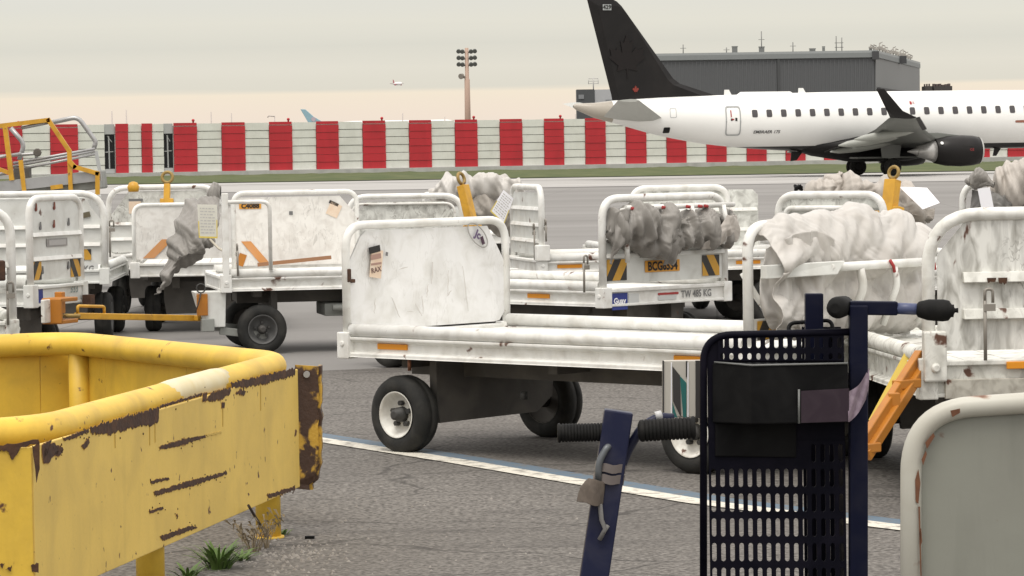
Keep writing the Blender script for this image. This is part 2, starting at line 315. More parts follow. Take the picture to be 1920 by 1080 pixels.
# ------------------------------------------------------------------ mesh builder
class MB:
    def __init__(s): s.v, s.f, s.sm = [], [], []
    def add(s, verts, faces, smooth=False):
        o = len(s.v); s.v += [Vector(v) for v in verts]
        for f in faces: s.f.append(tuple(i + o for i in f)); s.sm.append(smooth)
        return s
    def box(s, c, d, rot=None):
        hx, hy, hz = d[0] / 2, d[1] / 2, d[2] / 2
        vs = [Vector((x, y, z)) for x in (-hx, hx) for y in (-hy, hy) for z in (-hz, hz)]
        if rot is not None: vs = [rot @ v for v in vs]
        c = Vector(c)
        return s.add([v + c for v in vs], [(0, 1, 3, 2), (4, 6, 7, 5), (0, 4, 5, 1), (2, 3, 7, 6), (0, 2, 6, 4), (1, 5, 7, 3)])
    def bar(s, p0, p1, w, h, up=(0, 0, 1)):
        p0, p1 = Vector(p0), Vector(p1); d = (p1 - p0).normalized(); u = Vector(up)
        a = d.cross(u)
        if a.length < 1e-4: a = d.cross(Vector((0, 1, 0)))
        a.normalize(); b = a.cross(d)
        vs = []
        for p in (p0, p1):
            for i, j in ((-1, -1), (1, -1), (1, 1), (-1, 1)): vs.append(p + a * (w / 2 * i) + b * (h / 2 * j))
        return s.add(vs, [(3, 2, 1, 0), (4, 5, 6, 7), (0, 1, 5, 4), (1, 2, 6, 5), (2, 3, 7, 6), (3, 0, 4, 7)])
    def tube(s, pts, r, n=10, closed=False):
        pts = [Vector(p) for p in pts]; m = len(pts)
        rr = r if isinstance(r, (list, tuple)) else [r] * m
        tang = []
        for i in range(m):
            if closed: t = pts[(i + 1) % m] - pts[i - 1]
            else: t = pts[min(i + 1, m - 1)] - pts[max(i - 1, 0)]
            tang.append(t.normalized())
        ref = Vector((0, 0, 1)) if abs(tang[0].z) < .9 else Vector((0, 1, 0))
        a = tang[0].cross(ref).normalized()
        vs = []
        for i in range(m):
            t = tang[i]; a = (a - t * a.dot(t)).normalized(); b = t.cross(a)
            for k in range(n):
                an = 2 * math.pi * k / n
                vs.append(pts[i] + (a * math.cos(an) + b * math.sin(an)) * rr[i])
        fs = []
        for i in range(m if closed else m - 1):
            j = (i + 1) % m
            for k in range(n):
                l = (k + 1) % n; fs.append((i * n + k, i * n + l, j * n + l, j * n + k))
        s.add(vs, fs, True)
        if not closed:
            o = len(s.v) - m * n
            s.f.append(tuple(o + k for k in range(n))[::-1]); s.sm.append(False)
            s.f.append(tuple(o + (m - 1) * n + k for k in range(n))); s.sm.append(False)
        return s
    def lathe(s, prof, o=(0, 0, 0), axis=(1, 0, 0), n=28, smooth=True, cap=True):
        o, ax = Vector(o), Vector(axis).normalized()
        ref = Vector((0, 0, 1)) if abs(ax.z) < .9 else Vector((1, 0, 0))
        a = ax.cross(ref).normalized(); b = ax.cross(a); vs = []
        for (t, r) in prof:
            for k in range(n):
                an = 2 * math.pi * k / n
                vs.append(o + ax * t + (a * math.cos(an) + b * math.sin(an)) * r)
        fs = []
        for i in range(len(prof) - 1):
            for k in range(n):
                l = (k + 1) % n; fs.append((i * n + k, i * n + l, (i + 1) * n + l, (i + 1) * n + k))
        s.add(vs, fs, smooth)
        if cap:
            q = len(s.v) - len(prof) * n
            s.f.append(tuple(q + k for k in range(n))[::-1]); s.sm.append(False)
            q2 = q + (len(prof) - 1) * n
            s.f.append(tuple(q2 + k for k in range(n))); s.sm.append(False)
        return s
    def prism(s, poly, ext):
        poly = [Vector(p) for p in poly]; e = Vector(ext); n = len(poly)
        fs = [tuple(range(n))[::-1], tuple(range(n, 2 * n))]
        for i in range(n): j = (i + 1) % n; fs.append((i, j, n + j, n + i))
        return s.add(poly + [p + e for p in poly], fs)
    def grid(s, fn, nu, nv, cu=False, cv=False, smooth=True):
        vs = [fn(i / (nu if cu else nu - 1), j / (nv if cv else nv - 1)) for i in range(nu) for j in range(nv)]
        fs = []
        for i in range(nu if cu else nu - 1):
            for j in range(nv if cv else nv - 1):
                a, b = (i + 1) % nu, (j + 1) % nv
                fs.append((i * nv + j, a * nv + j, a * nv + b, i * nv + b))
        return s.add(vs, fs, smooth)
    def build(s, name, m, parent=None, bevel=0.0, origin=None, fix=True):
        me = bpy.data.meshes.new(name)
        vs = s.v
        if origin is not None: o = Vector(origin); vs = [v - o for v in vs]
        me.from_pydata([tuple(v) for v in vs], [], s.f)
        for p, q in zip(me.polygons, s.sm): p.use_smooth = q
        if fix:
            bm = bmesh.new(); bm.from_mesh(me); bmesh.ops.recalc_face_normals(bm, faces=bm.faces[:]); bm.to_mesh(me); bm.free()
        for mm in (m if isinstance(m, list) else [m]): me.materials.append(mm)
        ob = bpy.data.objects.new(name, me); COL.objects.link(ob)
        if origin is not None: ob.location = origin
        if parent is not None: ob.parent = parent
        if bevel > 0:
            bv = ob.modifiers.new('bevel', 'BEVEL'); bv.width = bevel; bv.segments = 2; bv.limit_method = 'ANGLE'; bv.angle_limit = R(40)
        return ob
def rpath(pts, r, n=6, closed=False):          # polyline with rounded corners
    pts = [Vector(p) for p in pts]; out = []; m = len(pts)
    for i, p in enumerate(pts):
        if not closed and i in (0, m - 1): out.append(p); continue
        a, b = pts[i - 1], pts[(i + 1) % m]
        da, db = (a - p), (b - p); rr = min(r, da.length * .45, db.length * .45)
        p0, p1 = p + da.normalized() * rr, p + db.normalized() * rr
        for k in range(n + 1):
            t = k / n; out.append(p0 * (1 - t) ** 2 + p * (2 * t * (1 - t)) + p1 * t * t)
    return out
def tag(o, label=None, cat=None, group=None, kind=None):
    if label: o['label'] = label
    if cat: o['category'] = cat
    if group: o['group'] = group
    if kind: o['kind'] = kind
    return o
def thing(name, label, cat, loc=(0, 0, 0), rz=0.0, group=None):
    o = bpy.data.objects.new(name, None); COL.objects.link(o)
    o.empty_display_size = .2; o.location = loc; o.rotation_euler = (0, 0, rz)
    return tag(o, label, cat, group)
def letters(txt, size, m, name, parent, loc, rot, align='CENTER', sx=1.0, bold=0.0, shear=0.0):
    cu = bpy.data.curves.new(name, 'FONT'); cu.body = txt; cu.size = size; cu.align_x = align; cu.align_y = 'CENTER'
    cu.offset = bold; cu.shear = shear; cu.resolution_u = 2
    t = bpy.data.objects.new('tmp', cu); COL.objects.link(t)
    me = bpy.data.meshes.new_from_object(t.evaluated_get(bpy.context.evaluated_depsgraph_get()))
    bpy.data.objects.remove(t); bpy.data.curves.remove(cu)
    me.name = name; me.materials.clear(); me.materials.append(m)
    o = bpy.data.objects.new(name, me); COL.objects.link(o); o.parent = parent
    o.location = loc; o.rotation_euler = rot; o.scale = (sx, 1, 1)
    return o
# ------------------------------------------------------------------ ground
def sheet(name, polys, m, kind='structure', dz=0.0):
    mb = MB()
    for poly in polys:
        mb.add([(x, y, gz(y) + dz) for x, y in poly], [tuple(range(len(poly)))])
    return tag(mb.build(name, m, fix=False), kind=kind)
def strip(xs, ys): return [[(xs[0], a), (xs[1], a), (xs[1], b), (xs[0], b)] for a, b in zip(ys[:-1], ys[1:])]
sheet('concrete_apron', strip((-9000, 9000), [-60, 40, 300, 12000]), ground_mat('apron concrete', 'concrete'))
_b = [P(-900, 712), P(600, 696), P(745, 690), P(1100, 711), P(1240, 722), P(1694, 772), P(2600, 880)]
sheet('asphalt', [[(-60, -55), (60, -55)] + [(40, 4)] + [(p.x, p.y) for p in _b[::-1]] + [(-60, _b[0].y + 2)]], ground_mat('weathered asphalt', 'asphalt'), dz=.004)
sheet('taxiway', strip((-900, 900), [150, 204]), ground_mat('pale taxiway concrete', 'taxi'), dz=.004)
for a, bb, dz in ((148.2, 149.6, .008), (188, 189.4, .008)):
    sheet('taxiway_seam', strip((-900, 900), [a, bb]), paint('dark seam', (.125, .118, .112), .9), dz=dz)
_fa, _fb = Vector((-26.2, 275, 0)), Vector((21.5, 297, 0))       # the blast fence's line
_fd = (_fb - _fa).normalized()
def fence_at(px):
    r = (px - 960) / F_PX; d = _fb - _fa
    t = (r * _fa.y - _fa.x) / (d.x - r * d.y)
    return _fa + d * t
g = MB()
xs = [-90 + i * 2.0 for i in range(100)]
def grass_fn(u, v):
    x = -90 + 200 * u
    far = _fa.y + (x - _fa.x) * _fd.y / _fd.x - .6
    y0 = 205 + .9 * noise.noise(Vector((x * .22, 3, 0))) + .4 * noise.noise(Vector((x * 1.1, 9, 0)))
    y = y0 + (far - y0) * v
    h = .04 + .16 * min(1, 8 * v * (1 - v) * 2) * (.5 + abs(noise.noise(Vector((x * .6, y * .4, 0)))))
    return Vector((x, y, gz(y) + h))
g.grid(grass_fn, 260, 14)
tag(g.build('grass', ground_mat('airfield grass', 'grass'), fix=False), kind='stuff')
GM = ground_mat('worn white line paint', 'white'); GB = ground_mat('worn blue line paint', 'blue')
def pline(name, pts, w0, w1, m, dz):
    L, Rr = [], []
    for i, p in enumerate(pts):
        d = (pts[min(i + 1, len(pts) - 1)] - pts[max(i - 1, 0)]); d.z = 0; d.normalize()
        nrm = Vector((-d.y, d.x, 0))
        if nrm.y < 0: nrm = -nrm
        L.append(p + nrm * w0); Rr.append(p + nrm * w1)
    mb = MB()
    for i in range(len(pts) - 1): mb.add([L[i], L[i + 1], Rr[i + 1], Rr[i]], [(0, 1, 2, 3)])
    o = mb.build(name, m, fix=False); o.location.z = dz
    return tag(o, kind='structure')
_wl = [P(-700, 640), P(200, 765), P(600, 827), P(860, 868), P(1100, 909), P(1310, 944), P(1690, 993), P(2500, 1085)]
_wl2 = []
for a, bb in zip(_wl[:-1], _wl[1:]): _wl2 += [a.lerp(bb, k / 6) for k in range(6)]
pline('white_ground_line', _wl2, -.07, .07, GM, .009)
pline('blue_ground_line', _wl2, .075, .20, GB, .008)

# ------------------------------------------------------------------ blast fence
def build_fence():
    t = thing('blast_fence', 'long red and white striped blast fence behind the taxiway', 'fence', (_fa.x, _fa.y, gz(_fa.y)), math.atan2(_fd.y, _fd.x))
    def s(px): return (fence_at(px) - _fa).dot(_fd)
    reds = [(-145, -98), (-60, -8), (0, 47), (99, 151), (221, 245), (270, 290), (330, 374), (420, 464), (509, 552), (597, 639), (684, 727), (771, 813), (857, 899),
            (941, 983), (1024, 1061), (1101, 1139), (1177, 1215), (1253, 1290), (1328, 1365), (1403, 1440), (1476, 1513), (1548, 1584), (1618, 1653), (1688, 1723),
            (1757, 1791), (1824, 1858), (1892, 1927), (1960, 1994), (2028, 2060)]
    darks = [(201, 221), (312, 330)]
    Z0, Z1 = .42, 4.35
    def panel(a, bb, name, m, zt, y, nb, gap):
        mb = MB(); h = (zt - Z0) / nb; x0, x1 = s(a), s(bb)
        for i in range(nb):
            mb.box(((x0 + x1) / 2, y + .03 * (i % 2 == 0), Z0 + h * (i + .5)), (x1 - x0 - .03, .10, h - gap))
        o = mb.build(name, m, t)
        return o
    back = MB(); x0, x1 = s(-150), s(2065)
    segs = [(-150, 201), (221, 312), (330, 2065)]
    for a, bb in segs: back.box(((s(a) + s(bb)) / 2, .12, 2.3), (s(bb) - s(a), .06, 3.7))
    back.build('backing', FGAP, t)
    last = -150
    k = 0
    for a, bb in sorted(reds + darks):
        if a > last + 2: panel(last, a, 'white_panel', FWHITE, Z1 - .02, 0, 6, .055)
        if (a, bb) in darks:
            mb = MB(); xa, xb = s(a), s(bb); xm = (xa + xb) / 2
            mb.box((xm, .55, 2.1), (xb - xa + .3, .05, 3.5)); mb.build('opening', DARK, t)
            mb = MB()
            mb.box((xm, .1, 3.93), (xb - xa - .04, .12, .8)); mb.box((xm, .1, .6), (xb - xa - .04, .12, .34))
            mb.bar((xa + .5 * (xb - xa), .2, .8), (xa + .46 * (xb - xa), .2, 3.4), .09, .09)
            mb.bar((xa + .1, .2, 2.1), (xb - .1, .2, 2.15), .06, .06); mb.bar((xa + .3, .22, 3.4), (xb - .2, .22, 2.9), .05, .05)
            mb.build('opening_frame', FGREY, t)
        else:
            w = (bb - a) > 30
            o = panel(a, bb, 'red_panel', RED, Z1 + (.02 if not w else -.28), -.10, 6, .022)
            if w:
                mb = MB(); mb.box(((s(a) + s(bb)) / 2, -.04, Z1 - .09), (s(bb) - s(a) - .06, .10, .22)); mb.build('top_board', RED, o)
                mb = MB(); mb.box(((s(a) + s(bb)) / 2, -.02, Z1 - .23), (s(bb) - s(a) - .2, .06, .045)); mb.build('pale_joint', paint('pale pink joint', (.62, .42, .38), .6), o)
        if (bb - a) > 30 and k % 2 == 0:
            mb = MB(); xl = s(bb) - .28
            mb.lathe([(0, .07), (.10, .07), (.12, .12), (.24, .12), (.30, .06)], (xl, 0, Z1 + .02), (0, 0, 1), 12)
            mb.build('obstruction_light', RED, t)
        k += 1
        last = bb
    foot = MB()
    foot.box(((x0 + x1) / 2, -.05, .16), (x1 - x0, .9, .5)); foot.build('footing', paint('pale fence footing', (.46, .46, .44), .8, dirt_amt=.4, dirt_scale=.8), t)
build_fence()

# ------------------------------------------------------------------ far buildings and masts
def build_hangar():
    c0 = PD(1640, 200, 450)
    t = thing('hangar', 'large dark grey clad hangar with flat roof behind the airliner', 'hangar', (c0.x, 450, gz(450)))
    W, D, H = 32.2, 74.0, 14.1
    side = Vector((14.4, 72, 0)).normalized()
    A, B, Cc, Dd = Vector((-W, 0, 0)), Vector((0, 0, 0)), side * D, side * D + Vector((-W, 0, 0))
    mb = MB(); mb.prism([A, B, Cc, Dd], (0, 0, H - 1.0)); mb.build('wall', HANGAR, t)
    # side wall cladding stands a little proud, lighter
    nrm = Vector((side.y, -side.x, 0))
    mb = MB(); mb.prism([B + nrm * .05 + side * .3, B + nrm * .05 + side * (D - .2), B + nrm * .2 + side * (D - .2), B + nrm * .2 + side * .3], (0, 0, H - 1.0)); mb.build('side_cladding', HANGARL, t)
    mb = MB()
    for k in range(3):
        a0 = 2 + k * 24
        mb.prism([B + nrm * .22 + side * a0, B + nrm * .22 + side * (a0 + 22), B + nrm * .4 + side * (a0 + 22), B + nrm * .4 + side * a0], (0, 0, 8.6))
    mb.build('hangar_door', paint('hangar door grey', (.25, .255, .255), .6), t)
    mb = MB(); mb.prism([B + nrm * .25 + side * 1, B + nrm * .25 + side * (D - 1), B + nrm * .7 + side * (D - 1), B + nrm * .7 + side * 1], (0, 0, .55))
    o = mb.build('door_track', paint('dark track', (.05, .05, .052), .6), t); o.location.z = 8.6
    mb = MB()
    x = -W
    while x < -.2:
        mb.box((x, -.08, (H - 1) / 2), (.12, .16, H - 1.4)); x += .55
    mb.build('cladding_rib', paint('hangar rib', (.102, .107, .112), .6), t)
    mb = MB(); mb.box((-12.6, -.16, (H - 1) / 2), (.35, .2, H - 1.05)); mb.build('downpipe', paint('downpipe dark', (.055, .058, .06), .6), t)
    mb = MB(); mb.box((-28.5, -.14, 3.4), (12, .1, 6.8)); mb.build('hangar_door', paint('hangar front door', (.10, .095, .10), .6), t)
    mb = MB()
    e = .35
    poly = [A + Vector((-e, -e, 0)), B + Vector((e, -e, 0)), Cc + Vector((e, e, 0)), Dd + Vector((-e, e, 0))]
    mb.prism([p + Vector((0, 0, H - 1.0)) for p in poly], (0, 0, .62)); mb.build('roof_trim', HANGART, t)
    mb = MB(); mb.prism([p * .997 + Vector((0, 0, H - .38)) for p in poly], (0, 0, .3)); mb.build('roof_edge', paint('roof edge', (.30, .32, .32), .5), t)
    mb = MB(); mb.box((.15, -.2, H - .75), (.9, .7, 1.1)); mb.build('corner_flashing', paint('dark flashing', (.05, .052, .055), .5), t)
    mb = MB(); mb.bar(B + side * 36 + nrm * .6 + Vector((0, 0, H - 1.1)), B + side * 36 + nrm * .6 + Vector((0, 0, H)), 1.4, .4); mb.build('corner_flashing', MATS['dark flashing'], t)
    def vent(x, w, h, n='roof_vent', y=8.0):
        mb = MB(); mb.box((x, y, H + h / 2 - .1), (w, w, h)); mb.box((x, y, H + h + .0), (w * 1.15, w * 1.15, .14)); mb.build(n, paint('roof vent grey', (.16, .165, .16), .6), t)
    vent(-17.8, .7, .9); vent(-14.2, .7, .8); vent(-7.4, .75, .45); vent(-5.9, .35, .7); vent(-29.3, .5, .4); vent(-30.5, .6, .3); vent(.4, .4, .5)
    def mast(x, h, y=8.0, fork=False):
        mb = MB(); mb.tube([(x, y, H - .1), (x, y, H + h)], .07, 6)
        if fork:
            mb.tube([(x + .75, y, H - .1), (x + .75, y, H + h - .2)], .07, 6)
            for z in (.6, 1.2): mb.tube([(x - .2, y, H + z), (x + .95, y, H + z)], .05, 6)
        else: mb.tube([(x - .4, y, H + h * .62), (x + .4, y, H + h * .62)], .04, 6)
        mb.build('antenna', paint('antenna grey', (.20, .20, .19), .5), t)
    mast(-14.2, 2.9); mast(-4.2, 2.1, fork=True); mast(-10, 1.4); mast(-24.7, 1.3); mast(-18.9, .8)
    rnd = random.Random(4)
    for k in range(16):
        mb = MB(); p = B + side * (2 + k * 4.3) - Vector((.6, 0, 0)); h = rnd.uniform(.5, 1.3)
        mb.box((p.x, p.y, H + h / 2), (.5, 1.0, h * .3)); mb.tube([(p.x, p.y, H - .1), (p.x, p.y, H + h)], .09, 5)
        mb.tube([(p.x, p.y, H + h), (p.x + .5, p.y + 1.5, H + h + rnd.uniform(-.2, .3))], .08, 5)
        mb.build('roof_guard', paint('roof guard', (.30, .28, .25), .6), t)
build_hangar()
def build_annex():
    c = PD(1113, 200, 560); s = 560 / F_PX
    t = thing('flat_roofed_building', 'small dark and pale grey flat roofed building behind the tail', 'building', (c.x, 560, gz(560)))
    zt = (273 - 168) * s + 1.6 + .49
    mb = MB(); mb.box((-1.3, 3, zt / 2), (2.9, 6, zt)); mb.build('dark_block', paint('annex dark', (.06, .065, .068), .6), t)
    mb = MB(); mb.box((2.3, 3.2, zt / 2 - .05), (4.2, 6, zt)); mb.build('pale_block', paint('annex pale', (.38, .39, .40), .6), t)
    mb = MB(); mb.box((2.3, .12, zt - 3), (1.6, .2, .5)); mb.box((2.9, .12, zt - 1.9), (1.8, .2, .35)); mb.box((-2.0, -.05, zt - 1.2), (.9, .2, .7)); mb.build('window', paint('annex glass', (.2, .21, .22), .3), t)
    mb = MB(); mb.tube([(0.1, 3, zt), (.1, 3, zt + 2.1)], .1, 6)
    for z in (1.0, 1.4, 1.8): mb.tube([(-.7, 3, zt + z), (.9, 3, zt + z)], .06, 5)
    for x in (-.7, .9): mb.tube([(x, 3, zt + .9), (x, 3, zt + 1.9)], .06, 5)
    mb.build('antenna', paint('annex antenna', (.5, .49, .47), .5), t)
build_annex()
def build_mast():
    Y = 500; b = PD(877, 222, Y); s = Y / F_PX
    t = thing('floodlight_mast', 'tall pinkish floodlight mast with two clusters of lamps', 'light mast', (b.x, Y, gz(Y)))
    H = (277 - 91) * s + 1.6 + .49
    mb = MB(); mb.lathe([(0, .50), (H - 4.6, .40), (H - 4.5, .30), (H, .28)], (0, 0, 0), (0, 0, 1), 14); mb.build('pole', PAMAST, t)
    for sx in (-1, 1):
        for k in range(3):
            mb = MB(); z = H - .5 - k * .95
            mb.bar((0, 0, z - .25), (sx * 1.15, -.05, z + .1), .22, .22)
            for j in (0, 1):
                x = sx * (.62 + .55 * j)
                mb.lathe([(-.32, .12), (-.1, .30), (.22, .33), (.24, .28)], (x, -.25, z + .05 * j), (.15 * sx, -1, -.45), 10)
            mb.build('floodlight', LAMPG, t)
    mb = MB(); mb.lathe([(-.35, .2), (-.1, .38), (.35, .42)], (-.75, -.2, H - 4.1), (-.5, -.8, -.2), 10); mb.bar((0, 0, H - 4.5), (-.75, 0, H - 4.1), .35, .35); mb.build('floodlight', paint('lower lamp grey', (.24, .22, .19), .5), t)
build_mast()
# small poles and boxes seen over the fence
rnd = random.Random(11)
for i, (px, py0, hook) in enumerate(((210, 208, 0), (237, 206, 0), (396, 210, 0), (434, 212, 0), (515, 217, 1), (755, 212, 0), (834, 219, 0), (1079, 214, 0))):
    Y = 420 + 18 * i; p = PD(px, 222, Y); z1 = PD(px, py0, Y).z
    mb = MB(); mb.lathe([(0, .14), (.3, .12), (z1 - gz(Y), .07)], (0, 0, 0), (0, 0, 1), 8)
    if hook: mb.tube([(0, 0, z1 - gz(Y) - .1), (-.9, 0, z1 - gz(Y)), (-1.0, 0, z1 - gz(Y) - .25)], .1, 6)
    o = mb.build('lamp_post' if hook else 'antenna_pole', paint('far pole', (.48, .43, .40), .6)); o.location = (p.x, Y, gz(Y))
    tag(o, ['thin pole above the grey gap of the fence, leftmost of all', 'thin pole rising over the narrow red fence panel', 'slanting thin pole above the fence left of the second wide red panel',
            'thin pole above the red panel left of the blue tail fin', 'hooked lamp post above the fence just left of the blue tail fin', 'short thin pole above the fence below the flying aircraft',
            'tiny pole above the fence left of the tall floodlight mast', 'thin pole above the fence at the tail cone of the airliner'][i], 'lamp post' if hook else 'pole', 'slender poles beyond the fence')
def build_blue_fin():
    Y = 620; b = PD(580, 224, Y); s = Y / F_PX
    t = thing('parked_airliner', 'distant parked airliner showing only a light blue tail fin above the fence', 'airliner', (b.x, Y, gz(Y)))
    zb = b.z - gz(Y)
    mb = MB(); pts = [(-1.6, 0, zb + 1.9), (-.7, 0, zb + 1.85), (.8, 0, zb + .5), (2.3, 0, zb - .4), (-.2, 0, zb - .6)]
    mb.prism([Vector(p) for p in pts], (0, .35, 0)); mb.build('tail_fin', FINBLUE, t, bevel=.06)
    mb = MB(); mb.lathe([(-.04, .42), (.0, .42)], (.75, -.02, zb + .02), (0, 1, 0), 14); mb.build('emblem', paint('far emblem', (.45, .38, .42), .5), t)
    mb = MB(); mb.lathe([(-2, .2), (-.5, .9), (2.5, 1.6), (8, 1.9), (25, 1.9), (29, 1.2), (30.5, .2)], (0, .2, zb - 2.3), (1, 0, 0), 20); mb.build('fuselage', FARWHITE, t)
build_blue_fin()
def build_flying():
    Y = 3200; c = PD(745, 157, Y)
    t = thing('landing_airliner', 'tiny white airliner in flight low over the fence', 'airliner', (c.x, Y, c.z), R(-62))
    mb = MB(); mb.lathe([(-9, .15), (-7, .8), (-3, 1.5), (6, 1.5), (8, 1.0), (9, .2)], (0, 0, 0), (1, 0, 0), 14); mb.build('fuselage', FARWHITE, t)
    for sy in (-1, 1):
        mb = MB(); mb.prism([(2, sy * 1, -.6), (-.4, sy * 7, 0), (-1.6, sy * 7, 0), (-1.6, sy * 1, -.6)], (0, 0, .3)); mb.build('wing', paint('far wing', (.3, .22, .24), .5), t)
        mb = MB(); mb.lathe([(-1.2, .4), (0, .7), (1.3, .65)], (1.2, sy * 3, -1.0), (1, 0, 0), 12); mb.build('engine', FARRED, t)
    mb = MB(); mb.prism([(-9, -.1, .4), (-6, -.1, 1.2), (-8.2, -.1, 4), (-9.4, -.1, 4)], (0, .2, 0)); mb.build('tail_fin', FARRED, t)
build_flying()
rnd = random.Random(5)
for k, (px, lab) in enumerate(((1738, 'dark boxy rooftop unit right of the hangar, nearest its wall'), (1765, 'low dark shed roof right of the hangar above the airliner'))):
    Y = 470; p = PD(px, 168, Y); w = (13, 34)[k] * Y / F_PX; H = p.z - gz(Y) + .45
    t = thing('far_shed', lab, 'shed', (p.x, Y, gz(Y)), 0, 'sheds right of the hangar')
    mb = MB(); mb.box((0, 0, H / 2), (w, 4, H)); mb.build('wall', paint('far shed dark', (.055, .048, .045), .7), t)
    mb = MB()
    for j in range(3 + 3 * k): mb.box((-w / 2 + w * (j + .5) / (3 + 3 * k), 0, H + .12), (w * .12, 1, rnd.uniform(.2, .5)))
    mb.build('roof_vent', paint('far shed vent', (.10, .075, .07), .7), t)

# ------------------------------------------------------------------ airliner
def build_plane():
    yaw = R(15); O = Vector((3.53, 181, gz(181)))
    t = thing('airliner', 'white regional jet airliner with black tail fin taxiing along the red and white fence', 'airliner', O, yaw)
    ST = [(-.15, 3.95, .05, .06), (0, 3.93, .14, .17), (1.0, 3.72, .36, .40), (2.2, 3.63, .55, .63), (4.5, 3.35, .92, 1.02), (7, 3.14, 1.18, 1.29), (9.5, 3.02, 1.36, 1.45), (12, 2.96, 1.47, 1.56),
          (14, 2.95, 1.5, 1.6), (18, 2.95, 1.5, 1.6), (24, 2.95, 1.5, 1.6), (27, 2.94, 1.48, 1.58), (29, 2.8, 1.3, 1.4), (30.6, 2.55, .85, .95), (31.4, 2.35, .4, .45), (31.7, 2.25, .05, .05)]
    def lerp_st(x):
        for a, b in zip(ST[:-1], ST[1:]):
            if a[0] <= x <= b[0]:
                k = (x - a[0]) / (b[0] - a[0]); return [a[i] * (1 - k) + b[i] * k for i in range(4)]
        return ST[-1]
    xsamp = []
    for a, b in zip(ST[:-1], ST[1:]):
        n = max(1, int((b[0] - a[0]) / .7))
        xsamp += [a[0] + (b[0] - a[0]) * k / n for k in range(n)]
    xsamp.append(ST[-1][0])
    def sm(x):          # smoothed stations
        acc = [0, 0, 0]; w = 0
        for d in (-.6, -.3, 0, .3, .6):
            q = lerp_st(min(max(x + d, ST[0][0]), ST[-1][0])); acc = [acc[i] + q[i + 1] for i in range(3)]; w += 1
        return [v / w for v in acc] if 1 < x < 30 else lerp_st(x)[1:]
    NR = 40; mb = MB(); vs = []
    for x in xsamp:
        zc, ry, rz = sm(x)
        for k in range(NR):
            a = 2 * math.pi * k / NR; vs.append((x, -ry * math.sin(a), zc + rz * math.cos(a)))
    fs = [(i * NR + k, i * NR + (k + 1) % NR, (i + 1) * NR + (k + 1) % NR, (i + 1) * NR + k) for i in range(len(xsamp) - 1) for k in range(NR)]
    mb.add(vs, fs, True)
    # white over black livery, tan stain at the tail cone
    m = bpy.data.materials.new('airliner livery'); m.use_nodes = True; nt = m.node_tree; N, Lk = nt.nodes.new, nt.links.new
    b = nt.nodes['Principled BSDF']; b.inputs['Roughness'].default_value = .28
    tc = N('ShaderNodeTexCoord'); sp = N('ShaderNodeSeparateXYZ'); Lk(tc.outputs['Object'], sp.inputs[0])
    def gt(sock, v, less=False):
        n = N('ShaderNodeMath'); n.operation = 'LESS_THAN' if less else 'GREATER_THAN'; n.inputs[1].default_value = v; Lk(sock, n.inputs[0]); return n.outputs[0]
    def mul(a, c):
        n = N('ShaderNodeMath'); n.operation = 'MULTIPLY'; Lk(a, n.inputs[0]); Lk(c, n.inputs[1]); return n.outputs[0]
    blk = mul(gt(sp.outputs['Z'], 1.66, True), gt(sp.outputs['X'], 7.0))
    ns = N('ShaderNodeTexNoise'); ns.inputs['Scale'].default_value = .7; ns.inputs['Detail'].default_value = 4; Lk(tc.outputs['Object'], ns.inputs[0])
    mr = N('ShaderNodeMapRange'); mr.inputs['From Min'].default_value = .4; mr.inputs['From Max'].default_value = .8; mr.inputs['To Max'].default_value = .16; Lk(ns.outputs['Fac'], mr.inputs['Value'])
    c0 = N('ShaderNodeMix'); c0.data_type = 'RGBA'; Lk(mr.outputs[0], c0.inputs[0]); c0.inputs[6].default_value = (.84, .84, .82, 1); c0.inputs[7].default_value = (.55, .55, .52, 1)
    c1 = N('ShaderNodeMix'); c1.data_type = 'RGBA'; Lk(gt(sp.outputs['X'], 1.95, True), c1.inputs[0]); Lk(c0.outputs[2], c1.inputs[6]); c1.inputs[7].default_value = (.37, .335, .285, 1)
    c2 = N('ShaderNodeMix'); c2.data_type = 'RGBA'; Lk(blk, c2.inputs[0]); Lk(c1.outputs[2], c2.inputs[6]); c2.inputs[7].default_value = (.014, .013, .013, 1)
    Lk(c2.outputs[2], b.inputs['Base Color'])
    mb.build('fuselage', m, t)
    def surf(x, z, off=.012):           # point on the right-hand skin
        zc, ry, rz = sm(x); q = max(-1, min(1, (z - zc) / rz)); c = math.sqrt(max(0, 1 - q * q))
        p = Vector((x, -ry * c, z)); n = Vector((0, -c / ry, q / rz)).normalized()
        return p + n * off
    def patch(name, x0, x1, z0, z1, m, corner=.5, off=.012, n=20, hollow=0.0, slant=0.0):
        cx, cz, hx, hz = (x0 + x1) / 2, (z0 + z1) / 2, (x1 - x0) / 2, (z1 - z0) / 2
        ring = []
        for k in range(n * 2):
            a = 2 * math.pi * k / (n * 2); ca, sa = math.cos(a), math.sin(a); e = 2 / (2 + 8 * (1 - corner))
            ring.append((math.copysign(abs(ca) ** e, ca), math.copysign(abs(sa) ** e, sa)))
        mb = MB()
        if hollow:
            o = [surf(cx + u * hx, cz + v * hz, off) for u, v in ring]; i = [surf(cx + u * (hx - hollow), cz + v * (hz - hollow), off) for u, v in ring]
            M = len(o); mb.add(o + i, [(k, (k + 1) % M, M + (k + 1) % M, M + k) for k in range(M)])
        else:
            rows = 6; prev = None
            for q in range(rows):
                s = q / (rows - 1); prev = (prev or [])
            c = surf(cx, cz, off); o = [surf(cx + u * hx, cz + v * hz, off) for u, v in ring]; i = [surf(cx + u * hx * .5, cz + v * hz * .5, off) for u, v in ring]; M = len(o)
            mb.add([c] + i + o, [(0, 1 + k, 1 + (k + 1) % M) for k in range(M)] + [(1 + k, 1 + M + k, 1 + M + (k + 1) % M, 1 + (k + 1) % M) for k in range(M)], True)
        return mb.build(name, m, t)
